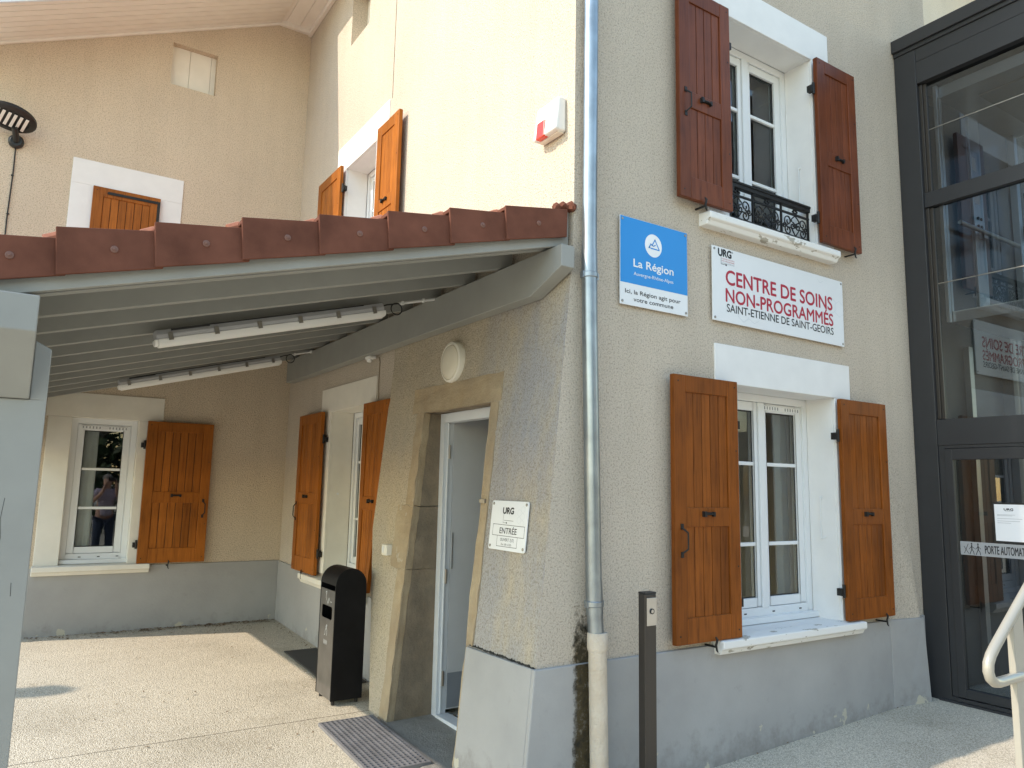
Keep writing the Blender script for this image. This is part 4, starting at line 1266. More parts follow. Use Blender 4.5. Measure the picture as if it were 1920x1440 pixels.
for c in (-.325, 0, .325):
    m = MB()
    for sx in (-1, 1):
        for (dx, dz, rr, a0, sg) in ((.085, .065, .048, -PI / 2, 1), (.085, -.005, .042, PI / 2, -1), (.032, .035, .03, PI / 2, 1), (.125, .03, .026, 0, -1)):
            pts = [(c + sx * (dx + (p[0])), p[1], dz + p[2]) for p in spiral(0, 0, rr, 1.35, a0, sg)]
            m.tube(pts, .0052, 5)
        m.tube([(c, 0, -.04), (c + sx * .05, 0, .02), (c + sx * .085, 0, .016)], .005, 5); m.tube([(c, 0, .12), (c + sx * .045, 0, .085), (c + sx * .04, 0, .065)], .005, 5)
    m.lathe([(.016, -.008), (.02, 0), (.016, .008)], 10, (c, 0, .04), 'y')
    for k in range(6):
        a = PI / 3 * k; m.lathe([(.008, -.006), (.008, .006)], 6, (c + .022 * math.cos(a), 0, .15 + .014 * math.sin(a)), 'y')
    m.build('scrollwork', M['iron'], gr, smooth=True)

# ------------------------------------------------------------------ bollard with call button
bo = empty('call_post', (0.352, -0.225, gz(.35, -.2)), 0, 'slim dark brown metal call post with a steel button plate beside the downpipe', 'post')
zt = 1.052 - gz(.35, -.2)
M['post_paint'] = plain('dark_bronze_powder_coat', (0.055, 0.048, 0.042), 0.36, metal=0.35, var=0.05)
m = MB(); m.box(-.041, .041, -.026, .026, 0, zt - .012); m.build('shaft', M['post_paint'], bo, bevel=0.003)
m = MB(); m.box(-.042, .042, -.027, .027, zt - .0115, zt); m.build('cap', M['black'], bo, bevel=0.003)
m = MB(); m.box(-.030, .041, -.0295, -.0265, zt - .175, zt - .03); m.build('button_plate', M['steel'], bo, bevel=0.001)
m = MB(); m.lathe([(.015, -.0295), (.015, -.034), (.0115, -.035), (.0105, -.032)], 20, (.006, 0, zt - .10), 'y'); m.build('button', M['black'], bo, smooth=True)
m = MB(); m.lathe([(.0095, -.032), (.0095, -.0345)], 16, (.006, 0, zt - .10), 'y'); m.build('button_face', M['steel'], bo)

# ------------------------------------------------------------------ litter and ashtray bin
bi = empty('litter_bin', (-0.395, 2.335, gz(-.4, 2.33) + .012), 0, 'black and steel arched litter bin with ashtray slot by the doorway', 'litter bin')
BW, BD, BH = .122, .165, .965
def arch(wd, z0, n=14): return [(-wd, z0), (wd, z0)] + [(wd * math.cos(PI * k / n), BH - wd + wd * math.sin(PI * k / n)) for k in range(n + 1)]
m = MB(); m.prism(arch(BW, 0.02), 'y', -BD, -BD + .012); m.prism(arch(BW, 0.02), 'y', BD - .012, BD)
m.build('side_panel', M['bin_side'], bi, bevel=0.002)
m = MB()
n = 14
pts = [(BW * math.cos(PI * k / n), BH - BW + BW * math.sin(PI * k / n)) for k in range(n + 1)]
pts = [(BW, BH - .22)] + pts + [(-BW, BH - .125)]
for a, b_ in zip(pts, pts[1:]):
    m.face([(a[0] * .99, -BD + .0125, a[1]), (b_[0] * .99, -BD + .0125, b_[1]), (b_[0] * .99, BD - .0125, b_[1]), (a[0] * .99, BD - .0125, a[1])])
m.build('hood', M['bin_side'], bi, smooth=True)
m = MB()
fx = -BW + .002
# front panel with a rounded slot: built as strips round the opening
zs0, zs1, ya, yb = .585, .68, -.105, .115
m.box(fx, fx + .004, -BD + .0125, BD - .0125, .025, zs0); m.box(fx, fx + .004, -BD + .0125, ya, zs0, zs1); m.box(fx, fx + .004, yb, BD - .0125, zs0, zs1); m.box(fx, fx + .004, -BD + .0125, BD - .0125, zs1, .80)
for (yc, zc, sy, sz) in ((ya, zs0, 1, 1), (yb, zs0, -1, 1), (ya, zs1, 1, -1), (yb, zs1, -1, -1)):
    rr = .022; q = [(yc, zc)] + [(yc + sy * (rr - rr * math.cos(PI / 2 * k / 4)), zc + sz * (rr - rr * math.sin(PI / 2 * k / 4))) for k in range(5)]
    m.prism(q, 'x', fx + .0003, fx + .0037)
m.build('front_panel', M['bin_face'], bi)
m = MB(); m.box(.05, BW - .002, -BD + .0125, BD - .0125, .025, BH - .13); m.box(fx + .02, .05, -BD + .0125, BD - .0125, .025, .05); m.box(fx + .02, .05, -BD + .0125, BD - .0125, .775, .785)
m.build('inner_bin', M['bin_side'], bi)
m = MB()
def bl2(pts, wd):
    for i in range(len(pts) - 1):
        a = Vector(pts[i]); b_ = Vector(pts[i + 1]); d = b_ - a; q = Vector((-d.y, d.x)).normalized() * wd / 2
        m.face([(fx - .0008, a.x + q.x, a.y + q.y), (fx - .0008, a.x - q.x, a.y - q.y), (fx - .0008, b_.x - q.x, b_.y - q.y), (fx - .0008, b_.x + q.x, b_.y + q.y)])
bl2([(.03, .755), (.045, .775), (.02, .785), (.035, .74), (.015, .715)], .004); bl2([(.0, .705), (-.03, .74), (-.04, .73), (-.01, .695), (.0, .705)], .004)
bl2([(-.09, .715), (-.06, .715)], .004)
bl2([(.01, .52), (-.005, .54), (-.015, .535), (.02, .495), (.02, .47), (.035, .46)], .005); bl2([(-.01, .46), (-.02, .50), (0, .52)], .005)
for yy_ in (-.02, .0, .02, .04): bl2([(yy_ - .006, .425), (yy_, .395), (yy_ + .006, .43)], .004)
m.build('pictogram', M['ink_white'], bi)
m = MB()
for (x, y) in ((-.09, -.13), (.09, -.13), (-.09, .13), (.09, .13)): m.lathe([(.014, -.012), (.014, .02)], 10, (x, y, 0), 'z')
m.build('foot', M['black'], bi)

# ------------------------------------------------------------------ mats on the paving
zg = gz(-.5, 1.4)
rm = empty('ring_mat', (-0.525, 1.375, gz(-.5, 1.375)), 0, 'grey rubber ring doormat lying half in the sun before the doorstep', 'doormat')
rm.rotation_euler = (math.atan(.03), 0, R(-1.0))
m = MB(); MX, MY = .39, .95; cw = .034; nx_, ny_ = int(MX / cw), int(MY / cw)
for i in range(nx_):
    for j in range(ny_):
        x0 = -MX / 2 + i * cw; y0 = -MY / 2 + j * cw; cx, cy = x0 + cw / 2, y0 + cw / 2; rr = cw * .36
        o8 = [(x0 + cw, y0 + cw / 2), (x0 + cw, y0 + cw), (x0 + cw / 2, y0 + cw), (x0, y0 + cw), (x0, y0 + cw / 2), (x0, y0), (x0 + cw / 2, y0), (x0 + cw, y0)]
        i8 = [(cx + rr * math.cos(PI / 4 * k), cy + rr * math.sin(PI / 4 * k)) for k in range(8)]
        for k in range(8):
            q = (k + 1) % 8
            m.face([(o8[k][0], o8[k][1], .021), (o8[q][0], o8[q][1], .021), (i8[q][0], i8[q][1], .023), (i8[k][0], i8[k][1], .023)])
            m.face([(i8[k][0], i8[k][1], .023), (i8[q][0], i8[q][1], .023), (i8[q][0], i8[q][1], .002), (i8[k][0], i8[k][1], .002)])
X2, Y2 = -MX / 2 + nx_ * cw, -MY / 2 + ny_ * cw
m.box(-MX / 2 - .008, -MX / 2, -MY / 2 - .008, Y2 + .008, .001, .022); m.box(X2, X2 + .008, -MY / 2 - .008, Y2 + .008, .001, .022)
m.box(-MX / 2, X2, -MY / 2 - .008, -MY / 2, .001, .022); m.box(-MX / 2, X2, Y2, Y2 + .008, .001, .022)
m.build('ring_grid', M['rubber'], rm)
m = MB(); m.face([(-MX / 2, -MY / 2, .0025), (X2, -MY / 2, .0025), (X2, Y2, .0025), (-MX / 2, Y2, .0025)]); m.build('mat_base', M['black'], rm)
r2 = empty('ribbed_mat', (-0.20, 3.25, gz(-.2, 3.25)), 0, 'dark ribbed rubber mat in the shade behind the litter bin', 'doormat')
r2.rotation_euler = (math.atan(.03), 0, 0)
m = MB(); m.box(-.155, .155, -.62, .62, .002, .010)
for k in range(26): m.box(-.15 + k * .0118, -.144 + k * .0118, -.615, .615, .0101, .014)
m.build('ribbed_sheet', M['dark_mat'], r2)
bs_ = empty('boot_scraper', (-.335, .70, gz(-.3, .7)), 0, 'small steel plate standing at the foot of the buttress', 'door stop')
m = MB(); m.box(-.06, .05, -.06, .02, 0, .035); m.build('plate', M['steel'], bs_, bevel=0.003)
m = MB(); m.lathe([(.012, .035), (.012, .043)], 10, (-.01, -.02, 0), 'z'); m.build('bolt', M['clip'], bs_)
# leaf litter along the foot of the side wall
random.seed(5)
m = MB()
def leafbit(x, y, s_):
    a = random.uniform(0, 2 * PI); z = gz(x, y) + .004 + random.uniform(0, .006)
    dx, dy = math.cos(a) * s_, math.sin(a) * s_; ex, ey = -dy * .35, dx * .35
    m.face([(x - dx, y - dy, z), (x + ex, y + ey, z + .004), (x + dx, y + dy, z + random.uniform(0, .008)), (x - ex, y - ey, z + .002)])
for k in range(420):
    x = -2.4 + 2.35 * random.random() ** .7; y = 5.35 - abs(random.gauss(0, .07)); leafbit(x, y, random.uniform(.008, .03))
for k in range(90): leafbit(-.05 - abs(random.gauss(0, .05)), random.uniform(2.6, 5.3), random.uniform(.006, .02))
for k in range(70): leafbit(random.gauss(-.55, .25), random.gauss(5.0, .08), random.uniform(.005, .016))
for k in range(60): leafbit(random.uniform(-2.4, -.3), random.uniform(1.2, 5), random.uniform(.006, .022))
for k in range(40): leafbit(random.uniform(.6, 3.4), -.03 - abs(random.gauss(0, .02)), random.uniform(.004, .012))
ll = m.build('leaf_litter', M['leaf_litter']); tag(ll, 'dry leaf scraps swept along the foot of the walls', 'leaves', kind='stuff')

# ------------------------------------------------------------------ glazed lift shaft
ls = empty('lift_shaft', W('L', 0, 0, .03), rot('L'), 'anthracite framed glass lift shaft with an automatic door beside the street front', 'lift')
LZ = -.03
def LB(m, u0, u1, i0, i1, z0, z1): return m.box(u0, u1, i0, i1, z0 + LZ, z1 + LZ)
LEN, DEP = 1.80, 1.62
m = MB()
LB(m, .004, .186, .0, .15, .03, 5.395); LB(m, LEN - .186, LEN, .0, .15, .03, 5.395); LB(m, .004, .15, DEP - .15, DEP, .03, 5.395); LB(m, LEN - .186, LEN, DEP - .15, DEP, .03, 5.395)
m.build('corner_post', M['anthracite'], ls, bevel=0.003)
m = MB()
LB(m, .1875, LEN - .1875, .004, .14, 5.278, 5.395); LB(m, .1875, LEN - .1875, .002, .14, 5.08, 5.275)
LB(m, .155, LEN - .19, DEP - .14, DEP - .004, 5.08, 5.39); LB(m, LEN - .14, LEN - .004, .151, DEP - .151, 5.08, 5.39); LB(m, .01, .14, .151, DEP - .151, 5.08, 5.39)
m.build('header', M['anthracite'], ls, bevel=0.002)
m = MB(); LB(m, -.02 + .022, LEN + .035, -.035, DEP + .03, 5.432, 5.545); LB(m, .004, LEN + .01, -.012, DEP + .01, 5.396, 5.4315)
m.build('roof_cap', M['anthracite'], ls, bevel=0.003)
m = MB(); LB(m, .1875, LEN - .1875, .02, .10, 3.978, 4.104); LB(m, LEN - .10, LEN - .02, .151, DEP - .151, 3.978, 4.104); LB(m, .155, LEN - .19, DEP - .10, DEP - .02, 3.978, 4.104)
m.build('transom', M['anthracite'], ls, bevel=0.002)
m = MB(); LB(m, .1875, LEN - .1875, .006, .14, 1.998, 2.203); m.build('door_header', M['anthracite'], ls, bevel=0.002)
m = MB()
LB(m, .1875, .213, .03, .09, 2.21, 3.97); LB(m, .1875, .213, .03, .09, 4.11, 5.07); LB(m, .2135, .240, .045, .08, 2.21, 3.97); LB(m, .2135, .240, .045, .08, 4.11, 5.07)
m.build('glazing_bead', M['post_paint'], ls, bevel=0.002)
m = MB()
for (z0, z1) in ((2.205, 3.318), (3.324, 3.977), (4.105, 4.655), (4.661, 5.079)):
    m.face([(.19, .06, z0 + LZ), (LEN - .19, .06, z0 + LZ), (LEN - .19, .06, z1 + LZ), (.19, .06, z1 + LZ)])
m.build('glass_side', M['lift_glass'], ls)
m = MB(); m.face([(LEN - .06, .151, .1 + LZ), (LEN - .06, DEP - .151, .1 + LZ), (LEN - .06, DEP - .151, 5.079 + LZ), (LEN - .06, .151, 5.079 + LZ)]); m.build('glass_end', M['lift_glass'], ls)
m = MB(); m.face([(.155, DEP - .06, .1 + LZ), (LEN - .19, DEP - .06, .1 + LZ), (LEN - .19, DEP - .06, 5.079 + LZ), (.155, DEP - .06, 5.079 + LZ)]); m.build('glass_rear', M['lift_glass'], ls)
m = MB()
for z in (3.321, 4.658): LB(m, .19, LEN - .19, .056, .064, z - .004, z + .004)
m.build('glass_joint', M['clip'], ls)
m = MB(); LB(m, .02, .06, .151, DEP - .151, .06, 5.078); m.build('back_panel', M['anthracite'], ls)
m = MB(); LB(m, .06, LEN - .02, .15, DEP - .02, -.05, .05); m.build('pit_floor', M['room_dark'], ls)
# door
m = MB()
LB(m, .1875, .232, .012, .10, .09, 1.9975); LB(m, .232, LEN - .1875, .012, .10, 1.972, 1.9975); LB(m, 1.30, LEN - .1875, .012, .10, .09, 1.972)
LB(m, .1, LEN - .02, -.02, .12, .02, .062); LB(m, .1875, LEN - .1875, -.004, .12, .0625, .0895)
dr = m.build('door_frame', M['anthracite'], ls, bevel=0.002)
m = MB(); a0, a1, d0, d1 = .236, 1.296, .097, 1.968
LB(m, a0, .292, .004, .06, d0, d1); LB(m, a1 - .056, a1, .004, .06, d0, d1); LB(m, .2925, a1 - .0565, .004, .06, d1 - .086, d1); LB(m, .2925, a1 - .0565, .004, .06, d0, .162)
dl = m.build('door_leaf', M['anthracite'], ls, bevel=0.002)
m = MB(); m.face([(.29, .03, .16 + LZ), (a1 - .055, .03, .16 + LZ), (a1 - .055, .03, 1.884 + LZ), (.29, .03, 1.884 + LZ)]); m.build('door_pane', M['lift_glass'], dl)
m = MB(); LB(m, .302, a1 - .06, .0275, .0292, 1.157, 1.258); bd = m.build('glass_band', M['sticker'], dl)
t = text('lettering', 'PORTE AUTOMATIQUE', M['ink'], dl, .478, 1.178 + LZ, .062, .345, .0268, bold=.012)
m = MB()
def pic(cx):
    z = 1.165 + LZ
    m.lathe([(.006, .0264), (.006, .0270)], 10, (cx, 0, z + .078), 'y')
    line(m, [(cx, z + .066), (cx, z + .038)], .008, .0267); line(m, [(cx, z + .038), (cx - .016, z)], .005, .0267); line(m, [(cx, z + .038), (cx + .012, z + .018), (cx + .014, z)], .005, .0267)
    line(m, [(cx, z + .06), (cx - .018, z + .04)], .004, .0267); line(m, [(cx, z + .06), (cx + .018, z + .044)], .004, .0267)
pic(.385); pic(.43); line(m, [(.33, 1.17 + LZ), (.36, 1.24 + LZ)], .004, .0267); line(m, [(.36, 1.17 + LZ), (.33, 1.22 + LZ)], .004, .0267)
m.build('pictogram', M['ink'], dl)
# notice stuck on the door pane
no = empty('paper_notice', W('L', .562, .027, 1.275), rot('L'), 'white printed notice in a black frame on the lift door pane', 'notice')
m = MB(); m.box(-.010, .215, -.0022, .002, -.012, .285); m.build('frame', M['black'], no, bevel=.001)
m = MB(); m.box(.0, .205, -.0032, -.0023, .004, .272); m.build('sheet', M['paper'], no)
text('lettering', 'URG', M['ink'], no, .066, .228, .016, .062, -.0036, bold=.05)
m = MB()
for k, (z, wd) in enumerate(((.196, .12), (.189, .10), (.168, .165), (.150, .15), (.136, .09))): line(m, [(.018, z), (.018 + wd, z)], .0022, -.0036)
line(m, [(.075, .222), (.125, .222)], .002, -.0036)
m.build('text_lines', M['grey_ink'], no)
# cabin
cb = empty('lift_cabin', (4.3, -.9, 3.0), 0, 'stainless steel and glass lift cabin hanging halfway up inside the shaft', 'lift cabin')
COF = (-4.3, .9, -3.0)
CX0, CX1, CY0, CY1 = 3.645, 4.95, -1.52, -.28
m = MB(); m.box(CX0, CX1, CY0, CY1, 2.995, 3.075); m.build('floor_edge', M['steel'], cb, COF, bevel=.003)
m = MB(); m.box(CX0 + .01, CX1 - .01, CY0 + .01, CY1 - .01, 3.0755, 3.085); m.build('floor_covering', M['cream_white'], cb, COF)
m = MB(); m.box(CX0, CX1, CY0, CY1, 4.93, 5.03); m.build('ceiling', M['steel'], cb, COF, bevel=.003)
m = MB(); m.box(CX0 + .2, CX1 - .1, CY0 + .3, CY1 - .25, 4.915, 4.9295); m.build('ceiling_panel', M['clip'], cb, COF, bevel=.002)
m = MB()
for (x, y) in ((CX0, CY1 - .03), (CX1 - .03, CY1 - .03), (CX0, CY0), (CX1 - .03, CY0)):
    m.box(x, x + .03, y, y + .03, 3.0855, 4.929)
m.box(CX0 - .045, CX0 - .01, CY1 - .03, CY1 + .0, 2.99, 5.03)
m.build('cabin_post', M['steel'], cb, COF, bevel=.002)
m = MB(); m.box(CX0 + .031, 4.115, CY1 - .012, CY1, 3.0855, 4.929); m.box(4.30, CX1 - .031, CY1 - .012, CY1, 3.0855, 4.929)
M['cab_wall'] = plain('smoked_cabin_wall', (0.075, 0.075, 0.08), 0.12, var=.05)
m.build('side_wall', M['cab_wall'], cb, COF)
m = MB(); m.box(4.118, 4.295, CY1 - .03, CY1, 3.0855, 4.929); op = m.build('control_column', M['steel'], cb, COF, bevel=.002)
m = MB()
for (x, z) in ((4.18, 3.99), (4.235, 3.99), (4.18, 3.92), (4.235, 3.92)): m.lathe([(.014, -.03), (.014, -.036)], 12, (x, CY1, z), 'y')
m.build('button', M['black'], op)
m = MB(); m.box(4.14, 4.235, CY1 - .0315, CY1 - .0302, 4.12, 4.28); m.box(4.14, 4.20, CY1 - .0315, CY1 - .0302, 4.42, 4.54); m.build('plate', M['sign_white'], op)
m = MB(); m.tube([(3.745, CY1 - .085, 3.845), (4.775, CY1 - .085, 3.845)], .019, 12); m.build('grab_rail', M['steel'], cb, COF, smooth=True)
m = MB(); m.box(4.17, 4.23, CY1 - .08, CY1 - .03, 3.80, 3.86); m.build('rail_bracket', M['steel'], cb, COF, bevel=.004)
m = MB(); m.face([(CX1 - .015, CY0 + .03, 3.09), (CX1 - .015, CY1 - .03, 3.09), (CX1 - .015, CY1 - .03, 4.92), (CX1 - .015, CY0 + .03, 4.92)]); m.build('rear_pane', M['lift_glass'], cb, COF)
# guide channel on the shaft's rear
m = MB(); LB(m, .30, .36, DEP - .30, DEP - .24, .05, 5.07); LB(m, .07, .12, .75, .82, .05, 2.9); m.build('guide_rail', M['steel'], ls, bevel=.002)

# ------------------------------------------------------------------ ramp handrail in the near right corner
hr = empty('handrail', (0.485, -1.98, gz(.48, -1.98)), 0, 'cream tubular handrail with a rounded loop end on a flat steel post', 'handrail')
HO = (-.485, 1.98, -gz(.48, -1.98))
m = MB()
bend = [(.325, 1.085), (.292, 1.060), (.272, 1.035), (.268, 1.008), (.280, .984), (.305, .969), (.335, .965)]
m.tube([(1.7, -1.98, 2.01), (.90, -1.98, 1.47)] + [(x, -1.98, z) for x, z in bend] + [(.50, -1.98, .968)], .0175, 16)
m.build('rail', M['rail'], hr, HO, smooth=True)
m = MB(); m.hexa([(.452, -1.986, gz(.5, -2)), (.532, -1.986, gz(.5, -2)), (.532, -1.962, gz(.5, -2)), (.452, -1.962, gz(.5, -2)), (.456, -1.986, 1.145), (.536, -1.986, 1.198), (.536, -1.962, 1.198), (.456, -1.962, 1.145)])
m.build('post', M['rail'], hr, HO, bevel=.003)
m = MB(); m.box(1.50, 1.58, -1.986, -1.962, gz(1.5, -2), 1.86); m.build('post', M['rail'], hr, HO, bevel=.003)

# ------------------------------------------------------------------ what stands around the place
rh = empty('neighbour_house', (8.0, 4.5, 0), 0, 'pale house wall rising beyond the roof cap of the lift shaft', 'house')
m = MB(); m.box(-3.88, 6, -3.0, 4, -.3, 9.5); m.build('wall', M['pale_render'], rh)
m = MB(); m.prism([(-4.4, 9.3), (6.5, 9.3), (1, 11.5)], 'y', -3.5, 4.5); m.build('roof', M['terracotta'], rh)
lpz = gz(-8, 4.7)
stl = empty('shadow_caster', (-8.24, 4.71, lpz), 0, 'unseen post added beyond the canopy whose lantern throws the small shadow by the post', 'shadow caster')  # unseen stand-in, added only to cast the small shadow by the canopy post
m = MB(); m.tube([(0, 0, 0), (0, 0, .8), (0, 0, .82), (0, 0, 4.35)], [.075, .07, .05, .04], 12); m.build('pole', M['anthracite'], stl, smooth=True)
m = MB(); m.lathe([(.10, 4.35), (.155, 4.72), (.165, 4.74), (.10, 4.84), (.02, 4.90)], 6, (0, 0, 0), 'z'); m.build('blocker', M['anthracite'], stl)

oh = empty('facing_house', (15, -16, 0), 0, 'cream house with a tiled roof standing across the street behind the photographer', 'house')
m = MB()
hs = [(x, x + 1.1, z, z + 1.5) for x in (-7, -4, -1, 2, 5) for z in (0.9, 3.7)]
grid_wall(m, [-9, 8], [-.3, 6.4], hs, lambda u, z: (u, 0, z))
m.face([(-9, 0, -.3), (-9, -7, -.3), (-9, -7, 6.4), (-9, 0, 6.4)]); m.face([(8, 0, -.3), (8, -7, -.3), (8, -7, 6.4), (8, 0, 6.4)])
m.build('wall', M['pale_render'], oh)
m = MB(); m.prism([(.7, 6.3), (-3.5, 8.6), (-7.7, 6.3)], 'x', -9.6, 8.6); m.build('roof', M['terracotta'], oh)
for h in hs:
    m = MB(); m.box(h[0], h[1], -.2, -.18, h[2], h[3]); o = m.build('window', M['ink'], oh)
    m = MB(); m.box(h[0] - .55, h[0] - .02, .005, .045, h[2], h[3]); m.box(h[1] + .02, h[1] + .55, .005, .045, h[2], h[3]); m.build('shutter', M['wood_b'], oh)

M['leaf_a'] = plain('dark_leaf', (0.022, 0.045, 0.012), 0.6, var=.5, vscale=1.2)
M['leaf_b'] = plain('green_leaf', (0.055, 0.105, 0.028), 0.6, var=.5, vscale=1.2)
M['bark'] = plain('bark', (0.09, 0.065, 0.045), 0.95, var=.3, vscale=9)
def tree(x, y, H, rad, label, mat, seed):
    rnd = random.Random(seed)
    t = empty('tree', (x, y, 0), 0, label, 'tree', 'trees across the forecourt')
    m = MB(); m.tube([(0, 0, -.2), (.05, .02, H * .25), (-.05, .05, H * .5), (.1, 0, H * .8)], [.22, .17, .12, .04], 9)
    for k in range(6):
        a = k * 1.1 + seed; z = H * (.3 + .07 * k)
        m.tube([(0, 0, z), (math.cos(a) * rad * .4, math.sin(a) * rad * .4, z + H * .1), (math.cos(a) * rad * .75, math.sin(a) * rad * .75, z + H * .16)], [.07, .045, .015], 6)
    m.build('trunk', M['bark'], t, smooth=True)
    m = MB()
    for c in range(46):
        a = rnd.uniform(0, 2 * PI); rr = rad * rnd.uniform(.1, .85); zc = H * rnd.uniform(.16, .93); k_ = 1 - abs(zc / H - .5) * .9
        cx, cy = math.cos(a) * rr * k_, math.sin(a) * rr * k_
        for q in range(75):
            d = Vector((rnd.gauss(0, 1), rnd.gauss(0, 1), rnd.gauss(0, .8))) * rad * .17
            n = Vector((rnd.uniform(-1, 1), rnd.uniform(-1, 1), rnd.uniform(-.2, 1))).normalized()
            a1 = n.orthogonal().normalized() * rnd.uniform(.10, .2); a2 = n.cross(a1).normalized() * a1.length * .6
            p = Vector((cx, cy, zc)) + d
            m.face([p - a1, p + a2, p + a1, p - a2])
    m.build('crown', mat, t, keep=True)
tree(-4.6, -15.5, 7.5, 2.6, 'tall dark broadleaf tree across the forecourt, reflected in the side window', M['leaf_a'], 1)
tree(-1.2, -14.2, 5.2, 2.3, 'low bushy dark tree across the forecourt, between the two taller ones', M['leaf_a'], 2)
tree(2.2, -15.0, 8.2, 2.8, 'tallest lighter green tree across the forecourt beside the facing house', M['leaf_b'], 3)

hg = empty('hedge', (-1.5, -12.4, 0), 0, 'clipped dark green hedge across the forecourt, in front of the trees', 'hedge')
m = MB(); rnd = random.Random(9)
for q in range(2600):
    p_ = Vector((rnd.uniform(-5, 5), rnd.uniform(-.45, .45), rnd.uniform(0, 1) ** .7 * 1.9 - .05))
    n_ = Vector((rnd.uniform(-1, 1), rnd.uniform(-1, 1), rnd.uniform(-.2, 1))).normalized()
    a1 = n_.orthogonal().normalized() * rnd.uniform(.05, .10); a2 = n_.cross(a1).normalized() * a1.length * .6
    m.face([p_ - a1, p_ + a2, p_ + a1, p_ - a2])
m.build('foliage', M['leaf_a'], hg, keep=True)
m = MB()
for q in range(14): m.tube([(-4.7 + .72 * q, 0, -.1), (-4.65 + .72 * q, .05, 1.5)], [.03, .01], 5)
m.build('stems', M['bark'], hg)

# photographer, seen only as a reflection in the side window
def skin(name, nodes, edges, mat, parent, sub=2):
    me = bpy.data.meshes.new(name)
    me.from_pydata([n[:3] for n in nodes], edges, [])
    o = bpy.data.objects.new(name, me); COL.objects.link(o)
    o.parent = parent
    md = o.modifiers.new('skin', 'SKIN'); md.use_smooth_shade = True
    layer = me.skin_vertices[0] if len(me.skin_vertices) else None
    if layer is None:
        bpy.context.view_layer.objects.active = o; o.select_set(True)
        bpy.ops.mesh.customdata_skin_add(); layer = me.skin_vertices[0]
    for i, n in enumerate(nodes):
        r_ = n[3]; layer.data[i].radius = r_ if isinstance(r_, tuple) else (r_, r_)
    layer.data[0].use_root = True
    s_ = o.modifiers.new('smooth', 'SUBSURF'); s_.levels = sub; s_.render_levels = sub
    dg = bpy.context.evaluated_depsgraph_get()
    m2 = bpy.data.meshes.new_from_object(o.evaluated_get(dg))
    o.modifiers.clear(); o.data = m2; m2.name = name
    m2.materials.clear(); m2.materials.append(mat)
    m2.polygons.foreach_set('use_smooth', [True] * len(m2.polygons))
    return o
M['skin'] = plain('skin', (0.50, 0.29, 0.21), 0.55, var=.05)
M['shirt'] = plain('lavender_shirt', (0.42, 0.36, 0.44), 0.85, var=.25, vscale=30)
M['jeans'] = plain('dark_denim', (0.035, 0.05, 0.09), 0.9, var=.2)
M['hair'] = plain('grey_hair', (0.22, 0.20, 0.18), 0.8)
pz = gz(-2.5, -3.9)
person = empty('person', (-2.70, -3.72, pz), R(-20), 'photographer in lavender shirt and dark jeans holding a phone, mirrored in the side window', 'person')
# local: +y forward, x right; phone is at local (ph)
ph = person.matrix_basis.inverted() @ Vector(CAMPOS)
ph = Vector((ph.x, ph.y - .035, ph.z))
hz = 1.60
body = [(0, 0, .95, .13), (0, 0, 1.12, .125), (0, .01, 1.30, .15), (0, 0, 1.43, .10), (0, .02, 1.50, .058), (0, .035, 1.58, .075), (0, .045, 1.66, .098), (0, .04, 1.74, .075), (0, .12, 1.585, .03),
        (.17, 0, 1.42, .062), (.27, .06, 1.20, .048), (ph.x + .14, ph.y - .10, 1.40, .038), (ph.x + .085, ph.y - .03, ph.z - .06, .026), (ph.x + .075, ph.y - .015, ph.z - .02, .03),
        (-.17, 0, 1.42, .062), (-.27, .06, 1.20, .048), (ph.x - .14, ph.y - .10, 1.40, .038), (ph.x - .085, ph.y - .03, ph.z - .06, .026), (ph.x - .075, ph.y - .015, ph.z - .02, .03),
        (.10, 0, .86, .095), (.12, .02, .48, .06), (.13, 0, .09, .045), (-.10, 0, .86, .095), (-.12, .02, .48, .06), (-.13, 0, .09, .045)]
edges = [(0, 1), (1, 2), (2, 3), (3, 4), (4, 5), (5, 6), (6, 7), (5, 8), (2, 9), (9, 10), (10, 11), (11, 12), (12, 13), (2, 14), (14, 15), (15, 16), (16, 17), (17, 18), (0, 19), (19, 20), (20, 21), (0, 22), (22, 23), (23, 24)]
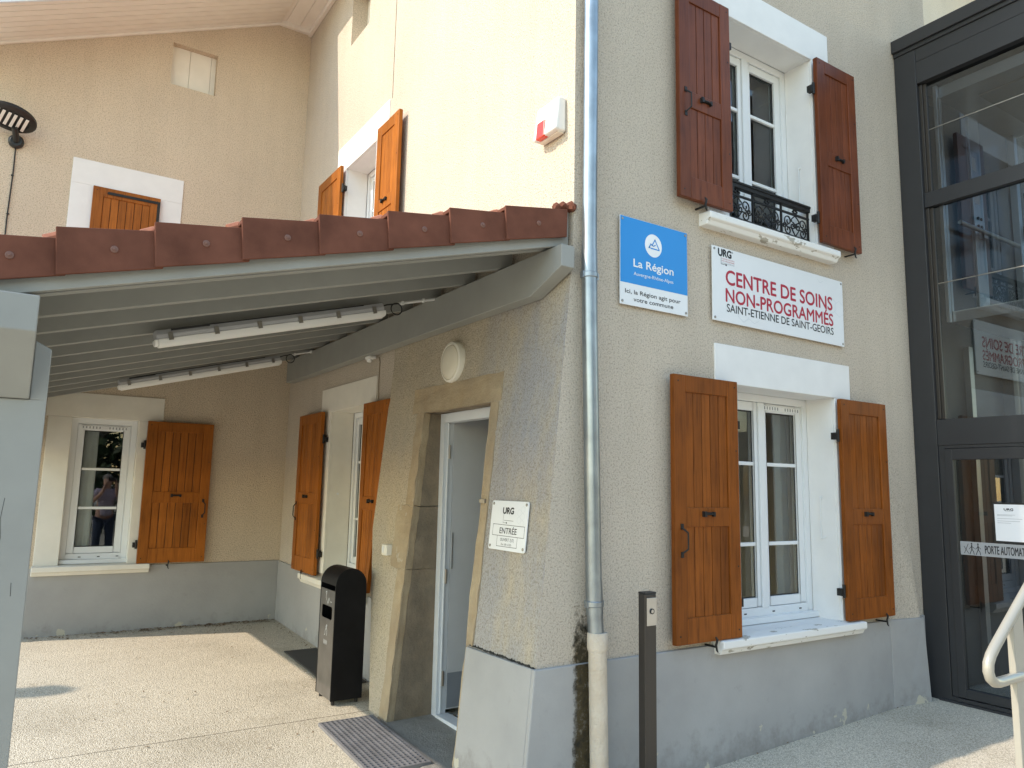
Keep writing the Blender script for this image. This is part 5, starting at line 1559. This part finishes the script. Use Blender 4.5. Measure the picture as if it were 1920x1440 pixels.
for base, sg in ((13, 1), (18, -1)):
    bx0 = body[base]
    for k, L in enumerate((.060, .072, .068, .054)):
        z = bx0[2] + .035 - .022 * k; i0 = len(body)
        body += [(bx0[0] - sg * .012, bx0[1] + .012, z, .010), (bx0[0] - sg * (.012 + L * .5), bx0[1] + .022, z + .002, .009), (bx0[0] - sg * (.012 + L), bx0[1] + .012, z, .0075)]
        edges += [(base, i0), (i0, i0 + 1), (i0 + 1, i0 + 2)]
    i0 = len(body)
    body += [(bx0[0] - sg * .02, bx0[1] - .018, bx0[2] + .02, .011), (bx0[0] - sg * .05, bx0[1] - .022, bx0[2] + .035, .009)]
    edges += [(base, i0), (i0, i0 + 1)]
skin('body', body, edges, M['skin'], person)
skin('shirt', [(0, 0, .88, .165), (0, 0, .98, .16), (0, 0, 1.12, .155), (0, .01, 1.30, .172), (0, 0, 1.44, .105), (.17, 0, 1.42, .082), (.25, .045, 1.25, .07), (-.17, 0, 1.42, .082), (-.25, .045, 1.25, .07)],
     [(0, 1), (1, 2), (2, 3), (3, 4), (3, 5), (5, 6), (3, 7), (7, 8)], M['shirt'], person)
skin('trousers', [(0, 0, .95, .152), (.10, 0, .84, .115), (.12, .02, .48, .082), (.13, 0, .08, .07), (-.10, 0, .84, .115), (-.12, .02, .48, .082), (-.13, 0, .08, .07)],
     [(0, 1), (1, 2), (2, 3), (0, 4), (4, 5), (5, 6)], M['jeans'], person)
for sx in (.13, -.13):
    m = MB(); m.box(sx - .045, sx + .045, -.08, .18, 0, .075); m.build('shoe', M['black'], person, bevel=.025, seg=3)
m = MB(); m.lathe([(.098, 1.665), (.101, 1.70), (.088, 1.745), (.055, 1.775), (.01, 1.785)], 18, (0, .03, 0), 'z', sx=.93); m.build('hair', M['hair'], person, smooth=True)
phn = empty('phone', CAMPOS, 0, 'black phone held up by the photographer, mirrored in the side window', 'phone')
phn.matrix_world = Matrix.Translation(Vector(CAMPOS) + BACK * .016) @ Matrix(((RIGHT.x, UP.x, BACK.x, 0), (RIGHT.y, UP.y, BACK.y, 0), (RIGHT.z, UP.z, BACK.z, 0), (0, 0, 0, 1)))
m = MB(); m.box(-.078, .078, -.037, .037, -.004, .004); m.build('phone_body', M['black'], phn, bevel=.003)
